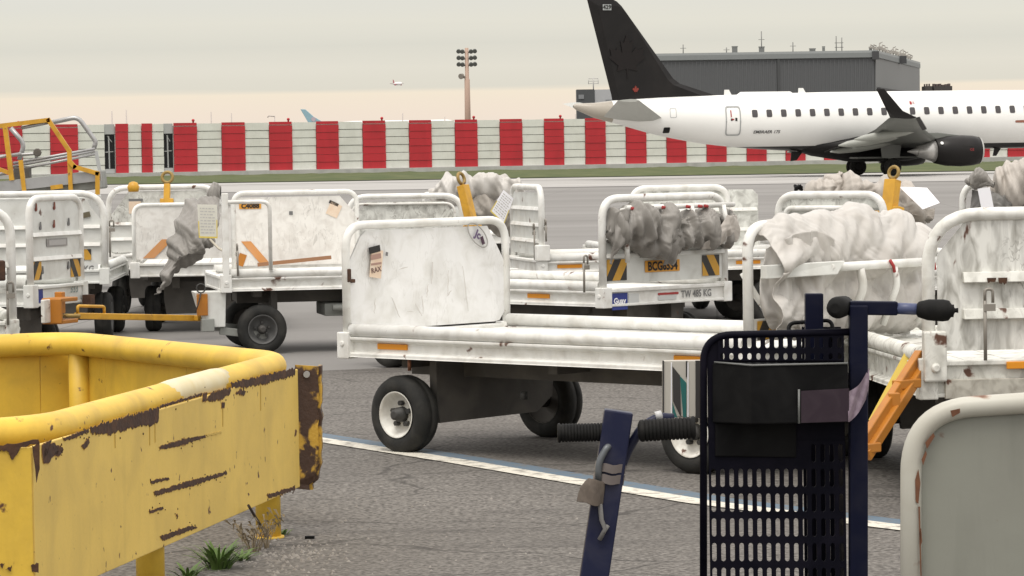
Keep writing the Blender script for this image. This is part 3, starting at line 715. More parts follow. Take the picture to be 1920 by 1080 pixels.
    def lx(px, py, yr):                 # local x,z of a picture point on the plane y = -yr
        d = ray(px, py); fwd = Vector((math.cos(yaw), math.sin(yaw), 0)); rt = Vector((math.sin(yaw), -math.cos(yaw), 0))
        q = O + rt * yr; k = (q - CAM_P).dot(rt) / d.dot(rt); p = CAM_P + d * k - O
        return p.dot(fwd), p.z
    for k in range(24):
        px = 1417 + 26.75 * k
        if px > 2000: break
        x, z = lx(px, 213 - (px - 1413) * .0168, 1.45)
        patch('window', x - .155, x + .155, z - .2, z + .2, PLGLASS, .6)
    x0, _ = lx(1362, 226, 1.35); x1, _ = lx(1390, 226, 1.35); _, zt = lx(1376, 199, 1.35); _, zb = lx(1376, 254, 1.35)
    d = patch('rear_door', x0, x1, zb, zt, PLLINE, .25, .03, hollow=.06)
    tag(d)
    for (a, bb, c, e, mm) in ((.33, .40, .62, .86, INKR), (.38, .55, .52, .57, INKR), (.33, .45, .50, .58, INK), (.62, .76, .49, .60, INK)):
        patch('door_marking', x0 + (x1 - x0) * a, x0 + (x1 - x0) * bb, zb + (zt - zb) * c, zb + (zt - zb) * e, mm, .1, .014)
    xa, za = lx(1253, 244, 1.0); patch('vent', xa - .17, xa + .17, za - .15, za + .15, PLBLACK, .3)
    xa, za = lx(1258, 212, .95); patch('hatch', xa - .05, xa + .3, za - .25, za + .25, PLLINE, .2, .006, hollow=.025)
    # cheat line start at the right edge
    xa, za = lx(1903, 227, 1.45); patch('cheat_line', xa, xa + 6, za - .09, za + .05, paint('brown red line', (.30, .12, .08), .4), .1)
    xa, za = lx(1438, 247, 1.4)
    def skin_text(txt, px, py, size, m, name, sh=0.0, sx=1.0, yr=1.4):
        x, z = lx(px, py, yr); p = surf(x, z, .05); zc, ry, rz = sm(x)
        tilt = math.atan2((z - zc) / (rz * rz), math.sqrt(max(1e-4, 1 - ((z - zc) / rz) ** 2)) / ry)
        return letters(txt, size, m, name, t, p, (R(90) - tilt, 0, 0), sx=sx, shear=sh, bold=.004)
    skin_text('EMBRAER 175', 1438, 247, .24, INK, 'type_lettering', .25, 1.05)
    x, z = lx(1710, 193, 1.3)
    patch('flag', x - .11, x + .02, z - .08, z + .09, INKR, .1); patch('flag_lettering', x + .06, x + .17, z - .06, z + .08, paint('pink grey print', (.5, .36, .36), .5), .1)
    # roof fairings
    for px, w, h in ((1435, 1.75, .10), (1365, .18, .28), (1504, .15, .25)):
        x, _ = lx(px, 178, 0); zc, ry, rz = sm(x)
        mb = MB()
        if w > 1: mb.lathe([(-w, .02), (-w * .8, .26), (w * .8, .26), (w, .02)], (x, 0, zc + rz - .14), (1, 0, 0), 14)
        else: mb.prism([(x - .22, -.03, zc + rz - .05), (x + .22, -.03, zc + rz - .05), (x + .05, -.03, zc + rz + h), (x - .2, -.03, zc + rz + h)], (0, .06, 0))
        mb.build('antenna_fairing' if w > 1 else 'blade_antenna', PLWHITE, t)
    x, _ = lx(1496, 297, .2); mb = MB(); mb.prism([(x - .3, -.03, 1.36), (x + .35, -.03, 1.36), (x + .0, -.03, .9), (x - .35, -.03, .85)], (0, .06, 0)); mb.build('blade_antenna', PLBLACK, t)
    x, _ = lx(1872, 288, .2); mb = MB(); mb.prism([(x - .15, -.03, 1.4), (x + .25, -.03, 1.4), (x - .05, -.03, .95), (x - .25, -.03, .95)], (0, .06, 0)); mb.build('blade_antenna', PLBLACK, t)
    # fin
    fp = [lx(px, py, 0) for px, py in ((1100, -3), (1148, -2), (1157, 3), (1166, 12), (1262, 147), (1275, 157), (1352, 182), (1300, 200), (1150, 200), (1146, 178))]
    mb = MB(); n = len(fp)
    cx = sum(p[0] for p in fp) / n
    L1 = [Vector((x, -.03, z)) for x, z in fp]; 
    inner = [(cx + (x - cx) * .8, 4.2 + (z - 4.2) * .93) for x, z in fp]
    Lr = [Vector((x, -.17 * (1 - max(0, z - 4) / 8), z)) for x, z in inner]
    Lf = [Vector((v.x, -v.y, v.z)) for v in Lr]; E = [Vector((x, 0, z)) for x, z in fp]
    mb.add(E + Lr + Lf, [(i, (i + 1) % n, n + (i + 1) % n, n + i) for i in range(n)] + [((i + 1) % n, i, 2 * n + i, 2 * n + (i + 1) % n) for i in range(n)] + [tuple(range(n, 2 * n)), tuple(range(2 * n, 3 * n))[::-1]])
    fin = mb.build('tail_fin', PLBLACK, t)
    def finpoly(name, pts, m, y=-.2):
        mb = MB(); mb.prism([Vector((x, y, z)) for x, z in pts], (0, .02, 0)); return mb.build(name, m, fin)
    a, c = lx(1131, 8, .2), lx(1147, 19, .2)
    finpoly('number_plate', [(a[0], c[1]), (c[0], c[1]), (c[0], a[1]), (a[0], a[1])], paint('fin number plate', (.36, .38, .38), .5), -.13)
    letters('429', .30, INK, 'number_lettering', fin, ((a[0] + c[0]) / 2, -.145, (a[1] + c[1]) / 2), (R(90), 0, 0), bold=.01)
    LEAF = [(0, -1), (.04, -.5), (.5, -.6), (.42, -.35), (.9, .02), (.75, .1), (.82, .4), (.52, .33), (.45, .45), (.22, .2), (.3, .75), (.15, .65), (0, 1)]
    LEAF = LEAF + [(-x, z) for x, z in LEAF[-2:0:-1]]
    c = lx(1176, 108, .2)
    ring = []
    mb = MB(); M = 40; o_, i_ = [], []
    for k in range(M):
        an = 2 * math.pi * k / M
        o_.append((c[0] + 1.55 * math.cos(an), -.205, c[1] + 1.55 * math.sin(an))); i_.append((c[0] + 1.38 * math.cos(an), -.205, c[1] + 1.38 * math.sin(an)))
    mb.add(o_ + i_, [(k, (k + 1) % M, M + (k + 1) % M, M + k) for k in range(M)])
    finpoly('emblem', [(c[0] + x * 1.15, c[1] + z * 1.2) for x, z in LEAF], LEAFRED, -.182)
    c = lx(1192, 168, .2); finpoly('small_emblem', [(c[0] + x * .2, c[1] + z * .22) for x, z in LEAF], LEAFBR, -.2)
    # horizontal stabilisers
    for sgn, mm in ((-1, PLLIGHT), (1, PLLIGHT)):
        mb = MB()
        rt = [(4.55, 0.75, 3.25), (1.35, .55, 3.35)] ; tp = [(1.9, 5.2, 4.15), (.75, 5.2, 4.15)]
        def sec(le, te, th):
            out = []
            for u, h in ((0, 0), (.15, .5), (.4, .6), (.75, .35), (1, .03), (.75, -.35), (.4, -.6), (.15, -.5)):
                out.append(Vector((le[0] + (te[0] - le[0]) * u, sgn * (le[1] + (te[1] - le[1]) * u), le[2] + (te[2] - le[2]) * u + h * th)))
            return out
        a, b2 = sec(rt[0], rt[1], .32), sec(tp[0], tp[1], .13)
        mb.add(a + b2, [(i, (i + 1) % 8, 8 + (i + 1) % 8, 8 + i) for i in range(8)] + [tuple(range(8)), tuple(range(8, 16))[::-1]], False)
        mb.build('stabiliser', mm, t)
    # wings
    for sgn in (-1, 1):
        def sec(le, te, th, y, z):
            return [Vector((le + (te - le) * u, sgn * y, z + h * th)) for u, h in ((0, 0), (.06, .35), (.2, .6), (.45, .62), (.75, .35), (1, .02), (.75, -.18), (.45, -.4), (.2, -.45), (.06, -.3))]
        S = [sec(20.6, 14.5, .75, .9, 1.70), sec(18.7, 14.2, .5, 4.2, 1.95), sec(16.3, 13.6, .32, 8.5, 2.45), sec(14.35, 12.85, .17, 12.4, 3.02)]
        mb = MB(); vs = [v for q in S for v in q]
        mb.add(vs, [(q * 10 + i, q * 10 + (i + 1) % 10, q * 10 + 10 + (i + 1) % 10, q * 10 + 10 + i) for q in range(3) for i in range(10)] + [tuple(range(10)), tuple(range(30, 40))[::-1]], True)
        w = mb.build('wing', PLGREY, t)
        mb = MB()
        A = sec(14.3, 12.9, .15, 12.4, 3.03); B = sec(13.4, 12.55, .1, 12.9, 3.35); C2 = sec(12.3, 11.85, .06, 13.25, 4.45)
        mb.add(A + B + C2, [(q * 10 + i, q * 10 + (i + 1) % 10, q * 10 + 10 + (i + 1) % 10, q * 10 + 10 + i) for q in range(2) for i in range(10)] + [tuple(range(20, 30))[::-1]], True)
        mb.build('winglet', PLBLACK, w)
        mb = MB(); mb.prism([(14.55, sgn * 12.3, 3.0), (16.45, sgn * 8.5, 2.43), (16.2, sgn * 8.5, 2.38), (14.3, sgn * 12.3, 2.96)], (0, 0, .06)); mb.build('leading_edge', PLBLACK, w)
        for y, xe, z in ((3.4, 13.4, 1.62), (6.0, 12.9, 1.95), (8.3, 12.9, 2.25)):
            mb = MB(); mb.lathe([(-1.6, .03), (-1.1, .16), (0, .23), (1.2, .18), (2.0, .03)], (xe + 1.2, sgn * y, z - .1), (1, 0, .12), 12); mb.build('flap_fairing', paint('flap fairing grey', (.33, .34, .31), .4), w)
        mb = MB(); mb.prism([(14.4, sgn * 2.0, 1.62), (13.9, sgn * 5.6, 1.92), (12.9, sgn * 5.6, 1.62), (13.2, sgn * 2.0, 1.3)], (0, 0, .06)); mb.build('flap', PLBLACK, w)
        # engine
        ex, ez, ey = 18.65, 1.28, sgn * 4.0
        mb = MB(); mb.lathe([(0, .60), (.05, .66), (.7, .80), (1.5, .84), (2.2, .80), (2.55, .72), (2.62, .66), (2.5, .58), (2.0, .55)], (ex, ey, ez), (1, 0, 0), 30, cap=False); e = mb.build('engine', PLBLACK, t)
        mb = MB(); mb.lathe([(2.52, .74), (2.60, .70), (2.64, .655), (2.56, .60)], (ex, ey, ez), (1, 0, 0), 30, cap=False); mb.build('intake_lip', PLMETAL, e)
        mb = MB(); mb.lathe([(-.95, .30), (-.5, .42), (.02, .60)], (ex, ey, ez), (1, 0, 0), 24); mb.lathe([(-1.5, .03), (-.9, .22), (-.5, .25)], (ex, ey, ez), (1, 0, 0), 16); mb.build('exhaust', PLMETAL, e)
        mb = MB(); mb.lathe([(1.9, .54), (1.95, .05)], (ex, ey, ez), (1, 0, 0), 24); mb.build('fan', DARK, e)
        mb = MB(); mb.prism([(ex + 1.9, ey - .14, ez + .78), (ex - .2, ey - .14, ez + .6), (ex - 1.6, ey - .14, ez + .55), (ex - .9, ey - .14, ez + 1.0), (ex + .2, ey - .14, ez + 1.0)], (0, .28, 0)); mb.build('pylon', PLGREY, e, bevel=.05)
        if sgn < 0:
            letters('GE', .2, paint('engine red mark', (.30, .03, .03), .5), 'lettering', e, (ex + 1.85, ey - .83, ez + .05), (R(90), 0, 0))
            mb = MB(); mb.box((ex + 1.65, ey - .80, ez + .25), (.55, .03, .06)); mb.build('vent', INK, e)
            mb = MB(); mb.lathe([(-.02, .09), (.02, .09)], (ex + .22, ey - .62, ez + .42), (0, -1, .6), 12); mb.build('round_plate', PLWHITE, e)
        # main gear
        for dy in (-.27, .27):
            mb = MB(); mb.lathe([(-.15, .25), (-.16, .36), (-.1, .46), (.1, .46), (.16, .36), (.15, .25)], (16.75, sgn * 2.6 + dy, .465), (0, 1, 0), 26)
            wl = mb.build('wheel', TYRE, t)
            mb = MB(); mb.lathe([(-.162, .24), (-.168, .2), (-.13, .08), (.13, .08), (.168, .2), (.162, .24)], (16.75, sgn * 2.6 + dy, .465), (0, 1, 0), 20); mb.build('rim', PLBLACK, wl)
        mb = MB(); mb.tube([(16.75, sgn * 2.6 - .3, .465), (16.75, sgn * 2.6 + .3, .465)], .08, 10); mb.tube([(16.75, sgn * 2.6, .46), (16.7, sgn * 2.75, 1.75)], .12, 12); mb.tube([(16.75, sgn * 2.6, .8), (16.7, sgn * 1.2, 1.5)], .06, 8)
        mb.build('landing_gear_leg', PLLIGHT, t)
        mb = MB(); mb.prism([(17.1, sgn * 2.95, .95), (16.1, sgn * 2.95, .95), (16.0, sgn * 3.0, 1.7), (17.2, sgn * 3.0, 1.7)], (0, sgn * .04, 0)); mb.build('gear_door', PLGREY, t)
    # belly fairing
    mb = MB(); mb.lathe([(-5.2, .05), (-3.8, .55), (-1.5, .95), (1.5, .95), (3.4, .6), (4.6, .05)], (17.0, 0, 1.62), (1, 0, 0), 26)
    for i, v in enumerate(mb.v): mb.v[i] = Vector((v.x, v.y * 1.7, 1.62 + (v.z - 1.62) * .92))
    mb.build('belly_fairing', PLBLACK, t)
    mb = MB(); mb.box((16.9, -2.1, .98), (4.2, 1.2, .10)); mb.build('gear_bay_door', PLGREY, t, bevel=.03)
    for dy in (-.2, .2):
        mb = MB(); mb.lathe([(-.1, .18), (-.1, .28), (.1, .28), (.1, .18)], (28.1, dy, .285), (0, 1, 0), 20); mb.build('wheel', TYRE, t)
    mb = MB(); mb.tube([(28.1, -.2, .285), (28.1, .2, .285)], .05, 8); mb.tube([(28.1, 0, .28), (28.3, 0, 1.6)], .08, 10); mb.build('landing_gear_leg', PLLIGHT, t)
build_plane()
# ------------------------------------------------------------------ baggage carts
class Cart:
    """local frame: X across the cart, Y along it, Z up, origin under its middle"""
    def __init__(s, label, K, theta, corner=(-1, -1), L=2.8, W=1.3, deck=.62, low=.5, paint_=WHITE, ends=(), wheels=((-1, -1), (1, -1), (-1, 1), (1, 1)),
                 rim=RIMD, wr=.205, axle_y=.42, track=None, plate=True, refl=True, name='baggage_cart', steer=0.0, beam='C'):
        th = R(theta)
        rot = Matrix.Rotation(th, 3, 'Z')
        loc = Vector((K.x, K.y, 0)) - rot @ Vector((corner[0] * W / 2, corner[1] * L / 2, 0))
        s.t = thing(name, label, 'baggage cart', loc, th, 'baggage carts parked on the apron')
        s.W, s.L, s.deck, s.low, s.rot, s.loc, s.th, s.p = W, L, deck, low, rot, loc, th, paint_
        t = s.t; hw, hl = W / 2, L / 2
        mb = MB()
        nb = 7; bw = (W - .16) / nb
        for i in range(nb): mb.box((-hw + .08 + bw * (i + .5), 0, deck - .035), (bw - .006, L - .1, .03))
        mb.box((0, 0, deck - .065), (W - .14, L - .12, .03))
        mb.build('deck', paint_, t)
        for sx in (-1, 1):
            x = sx * hw
            # side beam: web with top and bottom lips
            mb = MB(); prof = [(0, low), (sx * -.012, low), (sx * -.012, low + .02), (sx * -.045, low + .03), (sx * -.045, deck - .045), (sx * -.012, deck - .03), (sx * -.012, deck - .015), (sx * -.07, deck - .015), (sx * -.07, low)]
            mb.prism([(x + a, -hl + .05, z) for a, z in prof], (0, L - .1, 0)); sb = mb.build('side_beam', paint_, t, bevel=.004)
            mb = MB(); mb.tube([(x - sx * .045, -hl + .06, deck + .018), (x - sx * .045, hl - .06, deck + .018)], .036, 14); mb.build('side_rail', paint_, t)
            if refl:
                for yy in ((-.62, .62) if refl is True else refl):
                    mb = MB(); mb.box((x + sx * -.041, yy * hl, (low + deck) / 2), (.012, .22, .03)); mb.build('reflector', AMBER, t, bevel=.003)
        for sy in (-1, 1):
            y = sy * hl
            mb = MB(); mb.box((0, y - sy * .025, (low + deck) / 2 - .005), (W - .15, .05, deck - low - .03)); mb.box((0, y - sy * .015, deck - .012), (W - .16, .07, .022)); mb.box((0, y - sy * .02, low + .008), (W - .16, .06, .018))
            mb.build('end_beam', paint_, t, bevel=.004)
            for sx in (-1, 1):
                mb = MB(); mb.box((sx * (hw - .04), y - sy * .03, (low + deck) / 2 - .0), (.085, .085, deck - low + .02)); mb.lathe([(-.005, .016), (.006, .016)], (sx * hw + sx * .004, y - sy * .03, (low + deck) / 2 + .01), (sx, 0, 0), 8)
                mb.build('corner_block', paint_, t, bevel=.006)
        # chassis rails and axles
        mb = MB()
        for sx in (-1, 1): mb.box((sx * .22, 0, low - .05), (.07, L - .3, .12))
        for yy in (-.5, 0, .5): mb.box((0, yy * L * .75, low - .025), (W - .3, .06, .06))
        mb.build('chassis', UNDER, t)
        tr = track or W - .17
        for ay in (-hl + axle_y, hl - axle_y):
            sgn = -1 if ay < 0 else 1
            mb = MB(); mb.tube([(-tr / 2, ay, wr), (tr / 2, ay, wr)], .035, 10)
            if plate:
                zt, zb = low - .01, wr - .02; mb.prism([(-tr / 2 + .10, ay - .14, zt), (tr / 2 - .10, ay - .14, zt), (tr / 2 - .13, ay - .14, zb + .06), (tr / 2 - .25, ay - .14, zb - .02), (-tr / 2 + .12, ay - .14, zb - .03), (-tr / 2 + .10, ay - .14, zb + .1)], (0, .05, 0))
                mb.box((0, ay, low - .06), (.5, .3, .08))
            mb.build('axle', UNDER, t)
        for sx, sy in wheels:
            ay = sy * (hl - axle_y); ax = sx * tr / 2; w = .07
            
            ang = steer if sy == -1 else 0
            mb = MB(); mb.lathe([(-w * .8, wr * .57), (-w, wr * .66), (-w * 1.02, wr * .82), (-w * .8, wr * .95), (-w * .45, wr), (-w * .1, wr), (-w * .08, wr * .985), (w * .08, wr * .985), (w * .1, wr), (w * .45, wr), (w * .8, wr * .95), (w * 1.02, wr * .82), (w, wr * .66), (w * .8, wr * .57)], (0, 0, 0), (1, 0, 0), 40, cap=False)
            wh = mb.build('wheel', TYRE, t); wh.location = (ax, ay, wr); wh.rotation_euler = (0, 0, ang)
            mb = MB(); a = sx
            mb.lathe([(a * w * .98, wr * .60), (a * w * 1.0, wr * .575), (a * w * .8, wr * .53), (a * w * .35, wr * .46), (a * w * .15, wr * .30), (a * w * .18, wr * .2), (a * w * .18, 0.001)], (0, 0, 0), (1, 0, 0), 32, cap=False)
            mb.build('rim', rim, wh)
            mb = MB(); mb.lathe([(-a * w * .9, wr * .6), (-a * w * .5, wr * .5), (-a * w * .4, 0.001)], (0, 0, 0), (1, 0, 0), 24, cap=False); mb.build('drum', UNDER, wh)
            mb = MB(); mb.lathe([(a * w * .1, wr * .2), (a * w * .7, wr * .19), (a * w * .75, wr * .15), (a * w * 1.15, wr * .13), (a * w * 1.2, wr * .08)], (0, 0, 0), (1, 0, 0), 16)
            for k in range(5):
                an = 2 * math.pi * k / 5 + .3; mb.lathe([(a * w * .15, wr * .07), (a * w * .55, wr * .07)], (0, math.cos(an) * wr * .29, math.sin(an) * wr * .29), (1, 0, 0), 6)
            mb.build('hub', HUBM, wh)
    def wpt(s, v): return s.loc + s.rot @ Vector(v)
    def frame(s, sy, top, r=.14, x0=None, x1=None, tube=.026, bottom=None, m=None, y=None, inset=.035):
        x0 = -s.W / 2 + inset if x0 is None else x0; x1 = s.W / 2 - inset if x1 is None else x1
        y = sy * (s.L / 2 - .03) if y is None else y; b = s.low + .02 if bottom is None else bottom
        mb = MB(); mb.tube(rpath([(x0, y, b), (x0, y, top), (x1, y, top), (x1, y, b)], r, 8), tube, 12)
        return mb.build('end_frame', m or s.p, s.t)
    def sheet(s, sy, z0, z1, x0, x1, cut=(.1, .1, .1, .1), m=None, y=None, dent=.0, name='end_sheet'):
        y = sy * (s.L / 2 - .03) if y is None else y; c = cut     # cut: top left, top right, bottom right, bottom left (dx or (dx,dz))
        def q(v): return v if isinstance(v, tuple) else (v, v)
        (a, b), (e, f), (g, h), (i, j) = map(q, c)
        pts = [(x0, z0 + j), (x0, z1 - b), (x0 + a, z1), (x1 - e, z1), (x1, z1 - f), (x1, z0 + h), (x1 - g, z0), (x0 + i, z0)]
        mb = MB(); n = 28
        # a gridded sheet, slightly dished and dented
        def inside(x, z):
            x = min(max(x, x0), x1); lo, hi = z0, z1
            if x < x0 + a and a > 0: hi = z1 - b * (1 - (x - x0) / a)
            if x > x1 - e and e > 0: hi = min(hi, z1 - f * (1 - (x1 - x) / e))
            if x < x0 + i and i > 0: lo = z0 + j * (1 - (x - x0) / i)
            if x > x1 - g and g > 0: lo = max(lo, z0 + h * (1 - (x1 - x) / g))
            return lo, hi
        for side in ((0, .008) if dent else ()):
            def fn(u, v):
                x = x0 + (x1 - x0) * u; lo, hi = inside(x, 0); z = lo + (hi - lo) * v
                d = dent * noise.noise(Vector((x * 4 + s.loc.x, z * 4, 1))) * min(1, 8 * u * (1 - u)) * min(1, 8 * v * (1 - v))
                return Vector((x, y - .004 + side + d, z))
            mb.grid(fn, n, 18)
        mb.prism([(x, y - .004, z) for x, z in pts], (0, .008, 0)) if dent == 0 else None
        return mb.build(name, m or SHEET, s.t)
    def ribs(s, sy, zs, x0=None, x1=None, out=1, h=.03, d=.03, m=None):
        x0 = -s.W / 2 + .05 if x0 is None else x0; x1 = s.W / 2 - .05 if x1 is None else x1
        y = sy * (s.L / 2 - .03)
        for z in zs:
            mb = MB(); yo = y + sy * out * d * .5
            mb.prism([(x0, y, z - h / 2), (x0, y + sy * out * d, z - h / 2), (x0, y + sy * out * d * .6, z + h / 2), (x0, y, z + h / 2)], (x1 - x0, 0, 0)); mb.build('rib', m or s.p, s.t, bevel=.004)
    def sticker(s, name, sy, x0, x1, z0, z1, m, out=1, off=.010, parent=None):
        y = sy * (s.L / 2 - .03) + sy * out * off
        mb = MB(); mb.box(((x0 + x1) / 2, y, (z0 + z1) / 2), (x1 - x0, .003, z1 - z0))
        return mb.build(name, m, parent or s.t, origin=((x0 + x1) / 2, y, (z0 + z1) / 2))
    def text(s, txt, sy, x, z, size, m, out=1, off=.014, bold=.0, sx=1.0, tilt=0.0, name='lettering'):
        y = sy * (s.L / 2 - .03) + sy * out * off
        front = (sy * out) < 0
        return letters(txt, size, m, name, s.t, (x, y, z), (R(90), tilt, 0 if front else R(180)), bold=bold, sx=sx)
    def pin(s, x, y, z0=.63, z1=.83):
        mb = MB(); mb.tube([(x, y, z0), (x, y, z1)], .008, 8); mb.tube(rpath([(x, y, z1), (x, y, z1 + .05), (x + .035, y, z1 + .05), (x + .035, y, z1 - .01)], .025, 5), .007, 8); mb.box((x + .02, y, z1 - .03), (.05, .02, .03))
        mb.build('locking_pin', paint('pin steel', (.27, .25, .22), .5, metal=.3, rust=.15), s.t)
def scuff_poly(name, pts, y, m, parent, th=.0025):
    mb = MB(); mb.prism([Vector((x, y, z)) for x, z in pts], (0, th, 0)); return mb.build(name, m, parent)
def towbar(parent_cart, p0, p1, m, ring_at=1, w=.055, handle=False, name='tow_bar'):
    p0, p1 = Vector(p0), Vector(p1); d = (p1 - p0).normalized()
    mb = MB(); mb.bar(p0, p1 - d * .12, w, w * .8); mb.bar(p0, p0 + d * .25, w * 2.2, w * .7)
    o = mb.build(name, m, parent_cart, bevel=.006)
    a = d.cross(Vector((0, 0, 1))); a = (Vector((1, 0, 0)) if a.length < .1 else a.normalized()); b = d.cross(a)
    c = p1 - d * .055; mb = MB()
    mb.tube([c + (d * math.cos(k * math.pi / 9) + a * math.sin(k * math.pi / 9)) * .052 for k in range(18)], .016, 8, closed=True)
    mb.build('tow_eye', paint('worn tow eye', (.30, .20, .06), .5, metal=.3, rust=.5), o)
    if handle:
        mb = MB(); q = p0.lerp(p1, .75); e = p0.lerp(p1, .93); up = Vector((0, 0, .075)); mb.tube(rpath([q + up * .3, q + up, e + up, e + up * .3], .02, 4), .012, 8); mb.build('handle', m, o)
    return o
GROUP_T = 'tarpaulin covers bundled on the carts'
def ridge(p, f):
    return 1 - 2 * abs(noise.noise(p * f))
def crumple(p, seed, f=3.2, amt=1.0):
    an = 1.2 * noise.noise(p * 1.7 + Vector((seed, 2, seed))) ; ca, sa = math.cos(an), math.sin(an)
    q = Vector((p.x * ca + p.z * sa, p.y, p.z * ca - p.x * sa)) + Vector((seed * 3.7, seed * 1.3, seed * 7.1))
    w = Vector((noise.noise(q * 2.1), noise.noise(q * 2.1 + Vector((9, 2, 4))), noise.noise(q * 2.1 + Vector((3, 8, 1))))) * .22
    q = q + w
    h = .55 * ridge(q, f) + .33 * ridge(q + Vector((5, 1, 2)), f * 2.1) + .16 * ridge(q + Vector((2, 6, 3)), f * 4.3)
    return h * amt
import numpy as np
def origami(a, z, seed, lean=.9):
    """sharp creased folds: triangle waves in several directions laid over each other"""
    rr = random.Random(int(seed * 1000)); t = 0; ws = 0
    wx = .35 * noise.noise(Vector((a * 2.3, z * 2.3, seed))); wz = .35 * noise.noise(Vector((a * 2.3 + 7, z * 2.3, seed)))
    for lam in (.36, .27, .21, .15, .11, .08):
        an = rr.uniform(-lean, lean); ph = rr.random()
        q = (a * math.cos(an) + z * math.sin(an)) / lam + ph + wx * .8 + wz * .5
        f = abs((q % 1.0) * 2 - 1) * 2 - 1
        m = .35 + 1.3 * max(0, min(1, .5 + noise.noise(Vector((a * 3 + lam * 50, z * 3, seed + lam * 90)))))
        t += f * lam * m; ws += lam
    return t / ws * 1.5
def buckle(G, Nn, h0, eu, ev, amp, iters=110, closed=False, grav=.0006, tmax=.6):
    """lay more cloth than the surface G can carry and let it buckle into folds"""
    KB = 5; X = G + Nn * h0[..., None]; nu, nv = G.shape[:2]
    def rest(k, ax_):
        if ax_ == 0: return np.linalg.norm(G[k:] - G[:-k], axis=2)
        if closed: return np.linalg.norm(np.roll(G, -k, 1) - G, axis=2)
        return np.linalg.norm(G[:, k:] - G[:, :-k], axis=2)
    def solve(A, B, r, stiff, mode):
        d = B - A; l = np.linalg.norm(d, axis=2) + 1e-9; c = (l - r) / l
        if mode == 'min': c = np.minimum(c, 0)
        c = (c * .5 * stiff)[..., None] * d
        return c
    nu_, nv_ = G.shape[:2]; fld = np.array([[noise.noise(Vector((G[i, j, 0] * 5 + 3, G[i, j, 1] * 5, G[i, j, 2] * 7))) for j in range(nv_)] for i in range(nu_)])
    eu = 1 + (eu - 1) * (1 + 1.5 * fld[..., None][..., 0]); ev_ = 1 + (ev - 1) * (1 - 1.5 * fld); eu0, ev0 = eu[:-1], (ev_ if closed else ev_[:, :-1]); eu5, ev5 = eu[:-KB], (ev_ if closed else ev_[:, :-KB])
    ru = [rest(1, 0) * eu0, rest(KB, 0) * eu5 * .88]; rv = [rest(1, 1) * ev0, rest(KB, 1) * ev5 * .86]
    for it in range(iters):
        for par in (0, 1):
            sl = slice(par, nu - 1, 2); sr = slice(par + 1, nu, 2); A, B = X[sl][:len(X[sr])], X[sr]
            c = solve(A, B, ru[0][par::2][:len(B)], 1.0, ''); X[sl][:len(c)] += c; X[sr] -= c
        for par in (0, 1):
            if closed:
                idx = np.arange(par, nv, 2); jdx = (idx + 1) % nv
                c = solve(X[:, idx], X[:, jdx], rv[0][:, idx], 1.0, ''); X[:, idx] += c; X[:, jdx] -= c
            else:
                idx = np.arange(par, nv - 1, 2); c = solve(X[:, idx], X[:, idx + 1], rv[0][:, idx], 1.0, ''); X[:, idx] += c; X[:, idx + 1] -= c
        c = solve(X[:-KB], X[KB:], ru[1], .25, 'min'); X[:-KB] += c; X[KB:] -= c
        if closed:
            Y = np.roll(X, -KB, 1); c = solve(X, Y, rv[1], .25, 'min'); X += c - np.roll(c, KB, 1)
        else:
            c = solve(X[:, :-KB], X[:, KB:], rv[1], .25, 'min'); X[:, :-KB] += c; X[:, KB:] -= c
        X[..., 2] -= grav * .12
        D = X - G; dn = (D * Nn).sum(2, keepdims=True); T = D - dn * Nn
        tl = np.linalg.norm(T, axis=2, keepdims=True) + 1e-9; T = T * np.minimum(1, amp * tmax / tl)
        X = G + Nn * np.clip(dn, -amp * .8, amp) + T
    for k in range(2):     # take the last saw-tooth out
        S = X.copy(); S[1:-1] = X[1:-1] * .5 + (X[:-2] + X[2:]) * .25; X = S
        if closed: X = X * .5 + (np.roll(X, 1, 1) + np.roll(X, -1, 1)) * .25
        else:
            S = X.copy(); S[:, 1:-1] = X[:, 1:-1] * .5 + (X[:, :-2] + X[:, 2:]) * .25; X = S
    return X
